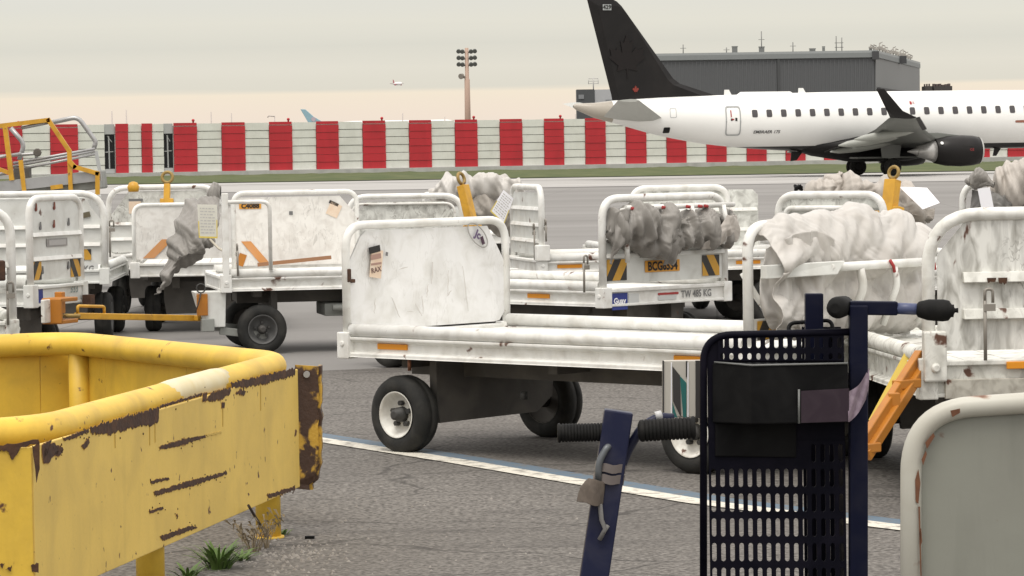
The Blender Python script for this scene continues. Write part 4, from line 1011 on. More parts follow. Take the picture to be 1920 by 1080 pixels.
def tarp_roll(label, path, rad, m, seed, sq=.75, amp=.05, fold=(1, 1, 1), nu=150, nv=64, group=GROUP_T, sag=0.0, f=3.2, name='tarpaulin', eu=1.28, ev=1.18, iters=110):
    """a bundled cover: path = list of (point, half width along n, half height, vertical shift); rad unused keys kept simple"""
    pts = [Vector(p[0]) for p in path]
    segs = [0]
    for a, b in zip(pts[:-1], pts[1:]): segs.append(segs[-1] + (b - a).length)
    tot = segs[-1]
    def at(t):
        d = t * tot
        for i in range(len(pts) - 1):
            if d <= segs[i + 1] + 1e-9:
                k = (d - segs[i]) / max(1e-6, segs[i + 1] - segs[i]); k2 = k * k * (3 - 2 * k)
                return pts[i].lerp(pts[i + 1], k), path[i][1] * (1 - k2) + path[i + 1][1] * k2, path[i][2] * (1 - k2) + path[i + 1][2] * k2
        return pts[-1], path[-1][1], path[-1][2]
    ax = (pts[-1] - pts[0]); ax.z = 0; ax.normalize(); nrm = Vector((ax.y, -ax.x, 0))
    def base(u, v):
        c, hw, hh = at(u); a = 2 * math.pi * v
        ca, sa = math.cos(a), math.sin(a)
        x = math.copysign(abs(ca) ** sq, ca) * hw; z = math.copysign(abs(sa) ** sq, sa) * hh
        endk = min(1, (u * tot) / .07, ((1 - u) * tot) / .07); endk = math.sqrt(max(.0, endk)) * .97 + .03
        q = c + ax * (u * tot)
        lump = amp * .9 * noise.noise((c + nrm * x + Vector((0, 0, z))) * 3.1 + Vector((seed, 0, 0)))
        d = (nrm * (x / max(hw, .01)) + Vector((0, 0, z / max(hh, .01)))); d = d.normalized() if d.length > 0 else nrm
        return c + nrm * (x * endk) + Vector((0, 0, z * endk)) + d * lump, d
    G = np.zeros((nu, nv, 3)); Nn = np.zeros((nu, nv, 3)); H0 = np.zeros((nu, nv))
    for i in range(nu):
        for j in range(nv):
            p, d = base(i / (nu - 1), j / nv); G[i, j] = p; Nn[i, j] = d
            q = Vector((p.dot(ax) * fold[0], p.dot(nrm) * fold[1], p.z * fold[2])); H0[i, j] = .4 * crumple(q, seed, f) + .9 * origami(p.dot(ax) * fold[0], p.z + p.dot(nrm) * .6, seed)
    X = buckle(G, Nn, H0 * amp * .8, 1 + (eu - 1) * .6, 1 + (ev - 1) * .6, amp, iters // 2, True) + Nn * (H0 * amp * .55)[..., None]
    mb = MB(); mb.grid(lambda u, v: Vector(X[int(round(u * (nu - 1))), int(round(v * nv)) % nv]), nu, nv, cv=True)
    o = mb.build(name, m, None, origin=pts[0].lerp(pts[-1], .5))
    return tag(o, label, 'tarpaulin', group)
def cloth(label, grid_pts, m, seed, amp=.03, nu=60, nv=60, f=4, lean=.9, fold=(1, 1, 1), group=GROUP_T, name='tarpaulin', th=.004, parent=None):
    """hanging cloth through a coarse net of points (rows top to bottom)"""
    Rr, Cc = len(grid_pts), len(grid_pts[0]); G = [[Vector(p) for p in r] for r in grid_pts]
    def cr(p0, p1, p2, p3, t): return .5 * ((2 * p1) + (p2 - p0) * t + (2 * p0 - 5 * p1 + 4 * p2 - p3) * t * t + (3 * p1 - p0 - 3 * p2 + p3) * t ** 3)
    def row(r, u):
        k = u * (Cc - 1); i = min(int(k), Cc - 2); t = k - i
        return cr(r[max(i - 1, 0)], r[i], r[i + 1], r[min(i + 2, Cc - 1)], t)
    def S(u, v):
        rows = [row(r, u) for r in G]; k = v * (Rr - 1); i = min(int(k), Rr - 2); t = k - i
        return cr(rows[max(i - 1, 0)], rows[i], rows[i + 1], rows[min(i + 2, Rr - 1)], t)
    mid = S(.5, .5)
    Gm = np.zeros((nu, nv, 3)); Nn = np.zeros((nu, nv, 3)); H0 = np.zeros((nu, nv))
    for i in range(nu):
        for j in range(nv):
            u, v = i / (nu - 1), j / (nv - 1)
            p = S(u, v); du = S(min(u + .02, 1), v) - S(max(u - .02, 0), v); dv = S(u, min(v + .02, 1)) - S(u, max(v - .02, 0)); n = du.cross(dv)
            n = n.normalized() if n.length > 1e-9 else Vector((0, -1, 0))
            q = Vector((p.x * fold[0], p.y * fold[1], p.z * fold[2])); Gm[i, j] = p; Nn[i, j] = n; H0[i, j] = .4 * crumple(q, seed, f) + .8 * origami(p.x * fold[0] * min(2.5, f / 4) + p.y * .5, p.z * min(2.5, f / 4), seed, lean)
    X = buckle(Gm, Nn, H0 * amp * .6, 1.15, 1.05, amp, 50, False) + Nn * (H0 * amp * .5)[..., None]
    mb = MB(); mb.grid(lambda u, v: Vector(X[int(round(u * (nu - 1))), int(round(v * (nv - 1)))]), nu, nv)
    o = mb.build(name, m, parent, origin=mid if parent is None else None)
    sol = o.modifiers.new('thickness', 'SOLIDIFY'); sol.thickness = th; sol.offset = 0
    if parent is None: tag(o, label, 'tarpaulin', group)
    return o

# --- A: the near flat cart -----------------------------------------------------------------
KA = P(1405, 703, .5)
A = Cart('nearest white flat cart, with white wheel rims and a scuffed headboard at its left', KA, 46.5, L=2.82, W=1.3, rim=RIMW, refl=(.74, -.72), axle_y=.40, track=1.12)
A.frame(1, 1.195, .13, tube=.023)
A.sheet(1, .632, 1.165, -.60, .60, ((.11, .17), (.13, .20), (.05, .06), (.05, .06)), SHEET, dent=.012)
A.frame(-1, 1.205, .13, tube=.026)
_y = A.L / 2 - .03
# label with tag, handwritten oval on the headboard (inner face)
def inner(name, x0, x1, z0, z1, m, tilt=0.0, dy=.018):
    mb = MB(); mb.box((0, 0, 0), (x1 - x0, .003, z1 - z0)); o = mb.build(name, m, A.t); o.location = ((x0 + x1) / 2, _y - dy, (z0 + z1) / 2); o.rotation_euler = (0, tilt, 0); return o
inner('paper_label', -.45, -.365, .91, 1.06, PAPERC, R(8))
inner('label_header', -.462, -.38, 1.045, 1.08, INK, R(-9), .021)
inner('label_print', -.452, -.375, 1.01, 1.037, paint('faded print', (.35, .22, .18), .6), R(-6), .021)
inner('label_print', -.448, -.372, .98, .991, MATS['faded print'], R(-4), .021)
letters('RAX', .038, paint('label letters', (.16, .09, .075), .6), 'lettering', A.t, (-.412, _y - .022, .952), (R(90), R(-8), 0), bold=.001)
inner('dark_mark', -.335, -.320, 1.025, 1.045, INKG, 0.2)
mb = MB(); c = Vector((.375, _y - .019, 1.115))
mb.tube([c + Vector((.075 * math.cos(k * .2094) - .03 * math.sin(k * .2094) * .6, 0, .062 * math.sin(k * .2094) - .028 * math.cos(k * .2094))) for k in range(30)], .0035, 6, closed=True); mb.build('drawn_oval', paint('pencil grey', (.34, .33, .31), .6), A.t)
letters('Jc', .06, paint('purple marker', (.12, .08, .16), .6), 'lettering', A.t, (.375, _y - .021, 1.118), (R(90), .5, 0), bold=.003)
mb = MB(); mb.box((0, 0, 0), (.02, .004, .045)); o = mb.build('marker_blot', paint('purple blot', (.06, .03, .05), .6), A.t); o.location = (.412, _y - .02, 1.085); o.rotation_euler = (0, -.4, 0)
# rusty gouges on the frame and scratches on the sheet
rnd = random.Random(3)
GREYSCR = paint('scratch grey', (.58, .56, .53), .7); 
for (x, z, dx, dz, w) in ((.02, .98, -.01, -.12, .006), (-.02, .86, -.012, -.07, .006), (.14, .93, -.01, -.13, .004), (.13, .79, .03, .03, .006), (.25, .95, .04, -.25, .004), (-.24, .95, .07, .01, .006), (-.12, .76, .05, -.07, .005), (-.07, .80, .01, -.1, .004), (-.30, .80, .06, -.11, .004), (-.42, .8, -.01, -.08, .004), (-.18, .72, .05, -.005, .005), (-.5, 1.0, .03, .1, .004)):
    n = 6; top, bot = [], []
    for k in range(n + 1):
        q = k / n; e = w * (1 - abs(2 * q - 1)) * .5 + .0008; jx = rnd.uniform(-.004, .004)
        px_, pz_ = x + dx * q + jx, z + dz * q
        nx, nz = -dz, dx; ln = math.hypot(nx, nz); nx, nz = nx / ln, nz / ln
        top.append((px_ + nx * e, pz_ + nz * e)); bot.append((px_ - nx * e, pz_ - nz * e))
    scuff_poly('scratch', top + bot[::-1], _y - .0205, GREYSCR, A.t)
mb = MB(); mb.box((-.615, _y - .005, .93), (.022, .05, .07)); mb.box((-.59, _y - .01, .9), (.05, .02, .02)); mb.build('latch', RUSTY, A.t, bevel=.004)
# right hand end: rail, straps, hazard plates, beam
yr = -A.L / 2 + .0
mb = MB(); mb.tube([(-.28, yr - .20, 1.0), (.62, yr - .20, 1.0)], .022, 10); mb.build('cross_rail', WHITE, A.t)
mb = MB(); mb.prism([(-.62, yr - .05, .955), (-.27, yr - .20, .965), (-.22, yr - .21, 1.03), (-.62, yr - .05, 1.02)], (.012, -.03, 0)); mb.build('hinge_plate', CARTGREY, A.t, bevel=.004)
for x, w in ((-.05, .035), (.22, .028), (.5, .022)):
    mb = MB(); mb.tube(rpath([(x, yr - .205, .985), (x + .015, yr - .215, .9), (x - .01, yr - .14, .70)], .1, 6), w * .6, 8); mb.build('strap', WHITE, A.t)
A.sheet(-1, .655, .76, -.6, .6, (0, 0, 0, 0), WHITE, name='end_sheet')
A.sticker('hazard_plate', -1, -.56, -.40, .66, .75, HAZ_R); A.sticker('hazard_plate', -1, .36, .54, .66, .75, HAZ_L)
mb = MB(); mb.tube([(-.4, .3, .30), (-.4, .3, .34)], .02, 6); mb.build('grease_nipple', HUBM, A.t)
mb = MB(); mb.tube([(-.52, A.L / 2 - .4, .43), (-.52, A.L / 2 - .4, .5)], .01, 8); mb.build('copper_pipe', paint('copper', (.45, .20, .12), .4, metal=.5), A.t)
mb = MB(); mb.tube(rpath([(-.57, yr + .1, .98), (-.53, yr + .0, .80), (-.36, yr - .09, .68), (-.2, yr - .1, .70)], .15, 7), .016, 8); mb.build('strap', WHITE, A.t)
def aw(x, y, z): return A.wpt((x, y, z))
_prof = [(.13, 1.16), (.04, 1.275), (-.05, 1.265), (-.12, 1.19), (-.17, 1.09), (-.165, 1.0), (-.11, .93), (-.15, .85), (-.16, .76), (-.11, .68), (-.03, .645)]
_rows = []
for k, (dy, z) in enumerate(_prof):
    r = []
    for c in range(12):
        x = -.56 + 1.24 * c / 11; e = math.sin(math.pi * min(1, max(0, (x + .60) / 1.30))) ** .35
        up = 1.21 + (z - 1.21) * (.35 + .65 * e) if z > 1.21 else z
        top = up - (.07 * max(0, (-.40 - x) / .16) if z > 1.0 else 0) - (.05 * max(0, (x - .5) / .18) if z > 1.0 else 0)
        r.append(aw(x + .012 * noise.noise(Vector((x * 5, z * 5, 2))), yr + dy * (.55 + .45 * e) + .02 * noise.noise(Vector((x * 4, z * 6, 7))), top + .012 * noise.noise(Vector((x * 4, 1, z * 3)))))
    _rows.append(r)
cloth('large white crumpled tarpaulin heaped over the right end frame of the nearest cart', _rows, TARPW, 2.3, amp=.036, f=4.0, nu=190, nv=150, fold=(.9, 1, .9), lean=1.5)
cloth(None, [[aw(-.54, yr - .02, 1.10), aw(-.45, yr - .12, 1.16), aw(-.28, yr - .16, 1.17), aw(-.1, yr - .15, 1.05)], [aw(-.60, yr - .03, .92), aw(-.47, yr - .10, .95), aw(-.3, yr - .15, .95), aw(-.14, yr - .15, .92)], [aw(-.58, yr - .03, .80), aw(-.46, yr - .14, .78), aw(-.3, yr - .16, .76), aw(-.16, yr - .13, .78)], [aw(-.5, yr - .02, .70), aw(-.42, yr - .1, .67), aw(-.32, yr - .12, .63), aw(-.2, yr - .1, .66)]], TARPW, 6.1, amp=.05, f=4.2, fold=(1.3, 1.3, .45), nu=70, nv=60)
bpy.context.view_layer.update()
o = COL.objects[-1]; tag(o, 'white gathered cover hanging in folds at the near corner of the nearest cart', 'tarpaulin', GROUP_T)
for x in (.16, .49):
    mb = MB(); mb.tube([(x, yr - .226, 1.02), (x + .02, yr - .232, .99), (x + .03, yr - .23, .96)], .008, 6); mb.build('strap_tie', INKR, A.t)
# --- B: cart with registration plate and grey tarpaulin ------------------------------------------
B = Cart('white cart with orange number plate and grey tarpaulin bunched in its end frame', P(1130, 576, .5), 43, L=2.7, W=1.27, refl=(.78, -.5))
B.frame(-1, 1.235, .15, tube=.028)
B.sheet(-1, .655, .98, -.58, .58, (0, 0, 0, 0), CARTGREY)
B.ribs(-1, (.845, .97))
B.sticker('hazard_plate', -1, -.57, -.38, .675, .82, HAZ_R); B.sticker('hazard_plate', -1, .37, .54, .675, .82, HAZ_L)
B.sticker('number_plate', -1, -.20, .14, .72, .80, LABELY); B.text('BCG6534', -1, -.03, .758, .085, INK, bold=.003, sx=.86)
def bbeam(n, x0, x1, z0, z1, m): return B.sticker(n, -1, x0, x1, z0, z1, m, off=.034)
bbeam('logo_sticker', -.55, -.40, .475, .59, BLUELOGO); B.text('Guay', -1, -.478, .535, .055, PAPER, off=.038, bold=.002)
bbeam('info_label', -.39, -.29, .515, .58, paint('pale print', (.55, .56, .55), .5)); bbeam('warning_label', -.1, .1, .56, .575, INKR); bbeam('info_label', -.1, .08, .525, .552, MATS['pale print'])
B.text('TW 485 KG', -1, .28, .555, .07, INKG, off=.036, bold=.001, sx=.85)
yb = -B.L / 2
mb = MB(); mb.tube([(-.45, yb - .05, 1.17), (.62, yb - .05, 1.17)], .018, 8); mb.build('cross_rail', WHITE, B.t)
for x, b0 in ((-.50, .80), (-.1, .92), (.18, .92), (.5, .9)):
    mb = MB(); mb.tube(rpath([(x, yb - .065, 1.17), (x + .02, yb - .085, 1.0), (x + .04 if x < .3 else x - .02, yb - .07, b0)], .1, 5), .017, 8); mb.build('strap', WHITE, B.t)
for x in (-.42, -.25, -.12, .12, .24, .3):
    mb = MB(); mb.tube([(x, yb - .075, 1.168), (x + .03, yb - .078, 1.163)], .011, 8); mb.build('strap_tie', INKR, B.t)
B.pin(-.6 - .09, yb + .12, .60, .80)
def bw(x, y, z): return B.wpt((x, y, z))
tarp_roll('grey tarpaulin with deep folds bunched in the end frame above the orange number plate',
          [(bw(-.58, yb - .01, 1.02), .05, .11), (bw(-.3, yb - .04, 1.025), .08, .105), (bw(.2, yb - .04, 1.03), .09, .105), (bw(.66, yb - .02, 1.03), .06, .10)], 0, TARPG, 4.4, amp=.07, fold=(1.25, 1.2, .8), nu=180, nv=80, f=3.4, eu=1.42, ev=1.5, iters=150)
cloth('pale grey flap of tarpaulin hanging down over the orange number plate', [[bw(-.14, yb - .12, 1.0), bw(-.06, yb - .15, 1.02), bw(.0, yb - .14, 1.0)], [bw(-.17, yb - .12, .90), bw(-.06, yb - .16, .91), bw(.05, yb - .13, .89)], [bw(-.12, yb - .09, .83), bw(-.05, yb - .12, .82), bw(.02, yb - .09, .835)], [bw(-.1, yb - .06, .77), bw(-.04, yb - .08, .765), bw(.0, yb - .06, .775)]], TARPG, 1.2, amp=.018, f=6, nu=40, nv=40)
cloth('narrow grey tarpaulin tail hanging inside the left post of the numbered cart', [[bw(-.57, yb - .08, 1.15), bw(-.5, yb - .1, 1.17), bw(-.44, yb - .08, 1.15)], [bw(-.58, yb - .08, 1.0), bw(-.5, yb - .12, 1.0), bw(-.45, yb - .08, 1.0)], [bw(-.60, yb - .06, .88), bw(-.57, yb - .08, .88), bw(-.53, yb - .06, .89)], [bw(-.6, yb - .04, .80), bw(-.585, yb - .05, .79), bw(-.57, yb - .04, .80)]], TARPG, 5.2, amp=.02, f=7, nu=40, nv=40)
cloth('pale tarpaulin corner drooping at the right of the numbered cart end', [[bw(.5, yb - .1, 1.1), bw(.56, yb - .12, 1.1), bw(.63, yb - .08, 1.1)], [bw(.36, yb - .12, .98), bw(.5, yb - .14, 1.0), bw(.64, yb - .08, .98)], [bw(.28, yb - .1, .91), bw(.42, yb - .12, .93), bw(.6, yb - .08, .92)], [bw(.26, yb - .07, .87), bw(.36, yb - .1, .87), bw(.5, yb - .07, .90)]], TARPB, 8.2, amp=.02, f=6, nu=40, nv=40)

# --- C: cart seen from its long side, left of the near one -----------------------------------------
C_ = Cart('white cart standing side on, with tall post and dark wheel, left of the nearest', P(418, 547, .5), 101, corner=(-1, 1), L=2.35, W=1.25, refl=False, wr=.195, axle_y=.31, plate=True)
hw, hl = C_.W / 2, C_.L / 2
mb = MB(); mb.box((-hw + .02, hl - .03, .90), (.05, .05, .74)); mb.build('corner_post', WHITE, C_.t, bevel=.006)
mb = MB(); mb.tube(rpath([(-hw + .0, hl - .05, 1.20), (-hw + .0, hl - .38, 1.20), (-hw + .0, hl - .38, .66)], .07, 6), .016, 8); mb.build('gate_frame', WHITE, C_.t)
xs_ = hw - .1
mb = MB(); mb.tube(rpath([(xs_, hl - .22, .62), (xs_, hl - .22, 1.255), (xs_, hl - 1.24, 1.255), (xs_, hl - 1.24, .62)], .1, 6), .02, 8); mb.build('side_frame', WHITE, C_.t)
mb = MB(); y0, y1 = hl - .23, hl - 1.22
mb.prism([(xs_, y0, .66), (xs_, y0, 1.22), (xs_, y1 + .12, 1.22), (xs_, y1, 1.08), (xs_, y1, .66)], (.008, 0, 0)); sh = mb.build('side_sheet', SHEET_CREAM, C_.t)
def cst(name, ya, yb_, z0, z1, m, tilt=0.0):
    mb = MB(); mb.box((0, 0, 0), (.003, abs(ya - yb_), z1 - z0)); o = mb.build(name, m, sh); o.location = (xs_ - .004, (ya + yb_) / 2, (z0 + z1) / 2); o.rotation_euler = (tilt, 0, 0); return o
cst('number_plate', hl - .27, hl - .45, 1.125, 1.175, LABELY); letters('C4088', .055, INK, 'lettering', sh, (xs_ - .008, hl - .36, 1.148), (R(90), 0, R(-90)), bold=.0025)
cst('dark_mark', hl - .68, hl - .71, 1.07, 1.10, INKG)
cst('paper_label', hl - 1.0, hl - 1.1, 1.05, 1.16, PAPERC, R(25)); cst('label_header', hl - 1.01, hl - 1.09, 1.145, 1.17, INK, R(25))
cst('orange_stripe', hl - .25, hl - .31, .66, .76, TOWORG, R(20))
mb = MB(); mb.prism([(xs_ - .006, hl - .28, .86), (xs_ - .006, hl - .36, .86), (xs_ - .006, hl - .51, .68), (xs_ - .006, hl - .43, .68)], (.003, 0, 0)); mb.build('orange_stripe', paint('orange tape', (.62, .27, .07), .5, dirt=(.6, .4, .3), dirt_amt=.4), sh)
C_.pin(-hw - .0, hl - .12, .62, .82)
mb = MB(); mb.bar((hw - .2, hl - .4, .67), (hw - .25, hl - 1.0, .72), .03, .03); mb.build('loose_rod', paint('rusty rod', (.28, .14, .07), .7), C_.t)
mb = MB(); mb.prism([(-hw + .05, hl - .03, .5), (-hw + .05, hl + .22, .5), (-hw + .05, hl + .14, .22), (-hw + .05, hl - .02, .22)], (.25, 0, 0)); mb.build('apron_plate', CARTGREY, C_.t, bevel=.006)
mb = MB(); mb.bar((-hw + .12, hl + .02, .19), (-hw + .1, hl - .35, .14), .07, .06); mb.bar((-hw + .12, hl + .02, .22), (-.0, hl - .35, .16), .06, .06); mb.box((-hw + .06, hl + .12, .24), (.1, .1, .1)); mb.build('tow_fork', UNDERGREY, C_.t, bevel=.005)
mb = MB(); mb.box((-hw + .04, hl + .16, .40), (.03, .085, .17)); bx_ = mb.build('tag_holder', TOWORG, C_.t, bevel=.004)
mb = MB(); mb.tube([(-hw + .02, hl + .17 + .035 * math.cos(k * .52), .53 + .035 * math.sin(k * .52)) for k in range(12)], .006, 6, closed=True); mb.tube(rpath([(-hw + .02, hl + .17, .5), (-hw + .0, hl + .19, .42), (-hw + .01, hl + .22, .34)], .03, 4), .006, 6); mb.build('ring', HUBM, bx_)
mb = MB(); mb.box((-.2, -.1, .33), (.5, .9, .10)); mb.box((-.3, -.5, .26), (.3, .5, .06)); mb.lathe([(-.3, .03), (.3, .03)], (-hw + .1, .0, .35), (0, 1, 0), 8); mb.build('brake_gear', UNDERGREY, C_.t, bevel=.01)
# yellow tow bar of C resting towards the cart in front
_inv = (Matrix.Translation(C_.loc) @ Matrix.Rotation(C_.th, 4, 'Z')).inverted()
ta, tb = _inv @ PD(392, 597, 27.0), _inv @ PD(126, 592, 25.4)
towbar(C_.t, ta, tb, TOWYEL, w=.06, handle=True)

# --- C2: end-on cart with orange stripe, partly covered by a hanging grey tarp -----------------------
C2 = Cart('white cart seen end on with an orange slanting stripe behind the drooping grey tarpaulin', P(245, 520, .5), 4, L=2.4, W=1.22, wheels=((-1, -1), (1, -1), (-1, 1), (1, 1)), refl=False, track=.86)
C2.frame(-1, 1.135, .09, tube=.018, m=WHITE)
C2.sheet(-1, .655, 1.12, -.56, .56, (.03, .03, 0, 0), SHEET_CREAM)
y2 = -C2.L / 2 + .03 - .012
mb = MB(); mb.prism([(-.50, y2, .665), (-.40, y2, .665), (-.23, y2, .83), (-.33, y2, .83)], (0, .003, 0)); mb.build('orange_stripe', MATS['orange tape'], C2.t)
def w2(px, py, Y): return PD(px, py, Y)
cloth('grey tarpaulin drooping over the cart end with a card hung on it', [[w2(352, 372, 29.2), w2(372, 366, 29.2), w2(395, 366, 29.2), w2(412, 372, 29.2)], [w2(322, 425, 28.95), w2(350, 420, 28.8), w2(385, 425, 28.8), w2(408, 430, 28.9)], [w2(312, 470, 28.9), w2(342, 470, 28.7), w2(375, 470, 28.7), w2(400, 465, 28.85)], [w2(308, 500, 28.9), w2(325, 496, 28.75), w2(350, 482, 28.75), w2(385, 480, 28.9)], [w2(302, 530, 28.9), w2(308, 528, 28.8), w2(322, 520, 28.8), w2(345, 505, 28.9)], [w2(289, 552, 28.9), w2(292, 550, 28.85), w2(298, 548, 28.85), w2(310, 540, 28.9)]], TARPG, 3.3, amp=.05, f=4.5, fold=(1.2, 1, .7), nu=90, nv=110)
def card(label, pts, Y, m=PAPER, border=True, print_=True, tilt=(0, 0), name='document_card'):
    """pts: four picture corners TL, TR, BR, BL at distance Y"""
    c = [PD(px, py, Y + dy) for (px, py), dy in zip(pts, (0, tilt[0], tilt[0] + tilt[1], tilt[1]))]; o0 = (c[0] + c[1] + c[2] + c[3]) / 4
    n = (c[1] - c[0]).cross(c[3] - c[0]).normalized()
    if n.y > 0: n = -n
    mb = MB(); mb.prism([p - o0 for p in c], n * -.006); o = mb.build(name, m); o.location = o0
    tag(o, label, 'card')
    def q(u, v, off): return (c[0].lerp(c[1], u)).lerp(c[3].lerp(c[2], u), v) - o0 + n * off
    if border:
        mb = MB()
        for a, b, e, f in ((.0, .05, .5, 1), (.95, 1, .45, 1), (.05, .95, .95, 1.0)): mb.add([q(a, e, .002), q(b, e, .002), q(b, f, .002), q(a, f, .002)], [(0, 1, 2, 3)])
        mb.build('yellow_border', paint('yellow card edge', (.70, .55, .10), .5), o)
    if print_:
        mb = MB(); rr = random.Random(len(label))
        for k in range(9):
            v = .1 + k * .09; u = .12
            while u < .82:
                w = rr.uniform(.06, .2); mb.add([q(u, v, .002), q(min(u + w, .88), v, .002), q(min(u + w, .88), v + .035, .002), q(u, v + .035, .002)], [(0, 1, 2, 3)]); u += w + .05
        mb.build('printed_lines', paint('faint print', (.50, .49, .47), .6), o)
    return o
card('document card with yellow edge hung on the drooping grey tarpaulin', [(370, 383), (407, 384), (408, 447), (373, 446)], 28.5, paint('aged card', (.66, .65, .58), .5))
mb = MB(); mb.tube([w2(394, 449, 28.5), w2(410, 466, 28.4), w2(418, 470, 28.0)], .010, 6); o = mb.build('cord', paint('pale cord', (.5, .46, .38), .8), None, origin=w2(410, 466, 28.4)); tag(o, 'pale cord running from the hung card to the white post', 'cord')
tarp_roll('small grey tarpaulin lump behind the white post, above the hung card', [(w2(388, 365, 30.2), .08, .05), (w2(400, 362, 30.2), .1, .09), (w2(413, 358, 30.2), .06, .07)], 0, TARPG, 9.1, amp=.05, nu=50, nv=40, f=5)

# --- D1, D2, E: carts at the left edge --------------------------------------------------------------
D1 = Cart('white cart end with slotted plates and two hazard stripes at the left edge', P(60, 568, .5), 69, L=2.4, W=.86, paint_=CARTGREY, refl=False, low=.47)
D1.frame(-1, 1.27, .14, tube=.027, m=WHITE)
D1.sheet(-1, .66, 1.24, -.39, .39, (.06, .06, 0, 0), CARTGREY)
D1.ribs(-1, (.82, 1.0), m=WHITE)
D1.sticker('hazard_plate', -1, -.39, -.24, .665, .80, HAZ_R); D1.sticker('hazard_plate', -1, .22, .37, .665, .80, HAZ_L)
D1.sticker('info_label', -1, -.15, .17, .905, .965, paint('grey plate', (.30, .29, .28), .5)); D1.sticker('info_label', -1, -.12, .14, .915, .955, paint('grey plate print', (.42, .41, .40), .5), off=.013)
for x, z, m in ((-.24, 1.05, INKG), (-.03, 1.06, paint('rusty slot', (.2, .06, .04), .7)), (.2, 1.07, INKG), (-.22, .72, INKG), (.18, .74, INKG), (-.3, 1.19, MATS['rusty slot']), (-.02, 1.195, MATS['rusty slot'])):
    mb = MB(); mb.lathe([(-.002, .016), (.004, .016)], (0, 0, 0), (0, -1, 0), 10); mb.prism([(-.012, -.002, 0), (.012, -.002, 0), (.006, -.002, .045), (-.006, -.002, .045)], (0, -.004, 0)); o = mb.build('slot', m, D1.t); o.location = (x, -D1.L / 2 + .03 - .008, z)
D1.sticker('logo_sticker', -1, -.35, -.27, .495, .60, BLUELOGO, off=.034); D1.text('333', -1, .22, .575, .085, paint('teal grey ink', (.20, .27, .27), .6), off=.036)
mb = MB(); mb.box((.36, -D1.L / 2 - .05, .49), (.07, .07, .07)); mb.build('coupling_lock', RUSTY, D1.t)
_inv = (Matrix.Translation(D1.loc) @ Matrix.Rotation(D1.th, 4, 'Z')).inverted()
mb = MB(); cpt = _inv @ PD(124, 582, 25.0)
mb.box(cpt + Vector((0, .05, .08)), (.26, .16, .03)); mb.box(cpt + Vector((0, .05, -.08)), (.26, .16, .03)); mb.box(cpt + Vector((-.12, .05, 0)), (.03, .16, .18)); mb.box(cpt + Vector((.13, .12, .05)), (.06, .06, .16)); mb.box(cpt + Vector((0, .14, 0)), (.22, .02, .16)); mb.build('tow_coupling', TOWORG, D1.t, bevel=.006)
mb = MB(); q = _inv @ PD(91, 583, 24.9); mb.box(q, (.18, .03, .17)); mb.build('mudguard', RIMW, D1.t, bevel=.006)
D2 = Cart('wide white cart end with one hazard plate and stencilled weight near the left edge', P(205, 531, .5), 2, corner=(1, -1), L=2.1, W=1.42, paint_=CARTGREY, refl=False)
D2.frame(-1, 1.262, .22, tube=.029, m=WHITE)
D2.sheet(-1, .66, 1.22, -.66, .66, ((.14, .2), (.15, .2), 0, 0), CARTGREY)
D2.ribs(-1, (.83, .98), x1=.64, m=WHITE)
D2.sticker('hazard_plate', -1, .40, .56, .70, .79, HAZ_L); D2.sticker('info_label', -1, .40, .62, .575, .675, paint('pale weight plate', (.62, .63, .61), .5), off=.034); D2.text('88 KG', -1, .50, .622, .075, INKG, off=.038, bold=.002, sx=.85)
mb = MB(); mb.box((0, 0, 0), (.08, .006, .045)); o = mb.build('worn_sticker', paint('worn sticker', (.12, .10, .06), .6), D2.t); o.location = (.52, -D2.L / 2 + .012, 1.08); o.rotation_euler = (0, -.2, 0)
D2.pin(.72, -D2.L / 2 + .02, .72, .98)
E_ = Cart('battered white cart end cut off by the left edge of the photo', P(36, 640, .5), 14, corner=(1, -1), L=2.2, W=1.25, paint_=WHITE_GRIMY, refl=False)
E_.frame(-1, 1.275, .16, tube=.028, m=WHITE); E_.sheet(-1, .66, 1.1, -.58, .40, (.1, .1, 0, 0), SHEET_GREY)
E_.ribs(-1, (.8, .95)); E_.pin(.56, -E_.L / 2 - .02, .6, .8)
mb = MB(); mb.box((.50, -E_.L / 2 - .02, .92), (.10, .06, .12)); mb.box((.47, -E_.L / 2 - .03, 1.02), (.05, .05, .05)); mb.build('latch', RUSTY, E_.t, bevel=.01)

# --- F, G, H, I, J and others behind ------------------------------------------------------------------
Fc = Cart('white cart with cut corner headboard behind the drooping grey tarpaulin', P(198, 506, .45), -3, L=2.4, W=1.16, deck=.6, low=.45, refl=False)
Fc.frame(-1, 1.255, .2, tube=.028); Fc.sheet(-1, .9, 1.22, -.54, .54, ((.2, .26), (.12, .12), 0, 0), SHEET_GREY); Fc.sheet(-1, .62, .9, -.54, .54, (0, 0, 0, 0), CARTGREY); Fc.ribs(-1, (.75, .9))
Fc.sticker('paper_label', -1, -.34, -.22, 1.0, 1.12, PAPERC); Fc.sticker('label_header', -1, -.34, -.2, 1.12, 1.145, INKG)
_inv = (Matrix.Translation(Fc.loc) @ Matrix.Rotation(Fc.th, 4, 'Z')).inverted()
towbar(Fc.t, _inv @ PD(312, 420, 33.1), _inv @ PD(314, 322, 33.2), TOWYEL, w=.06)
mb = MB(); mb.lathe([(-.05, .05), (0, .06), (.04, .04), (.05, .01)], _inv @ PD(250, 350, 33.3), (0, 0, 1), 12); mb.build('beacon', TOWYEL, Fc.t)
G = Cart('scuffed white headboard rising just behind the nearest cart, rounded top', P(648, 499, .5), -4, L=2.5, W=1.14, refl=False)
G.frame(-1, 1.15, .18, tube=.028); G.sheet(-1, .66, 1.10, -.5, .5, ((.14, .16), (.14, .16), 0, 0), SHEET_GREY)
G.frame(-1, 1.08, .1, x0=-.5, x1=.47, tube=.012, y=-G.L / 2 + .01)
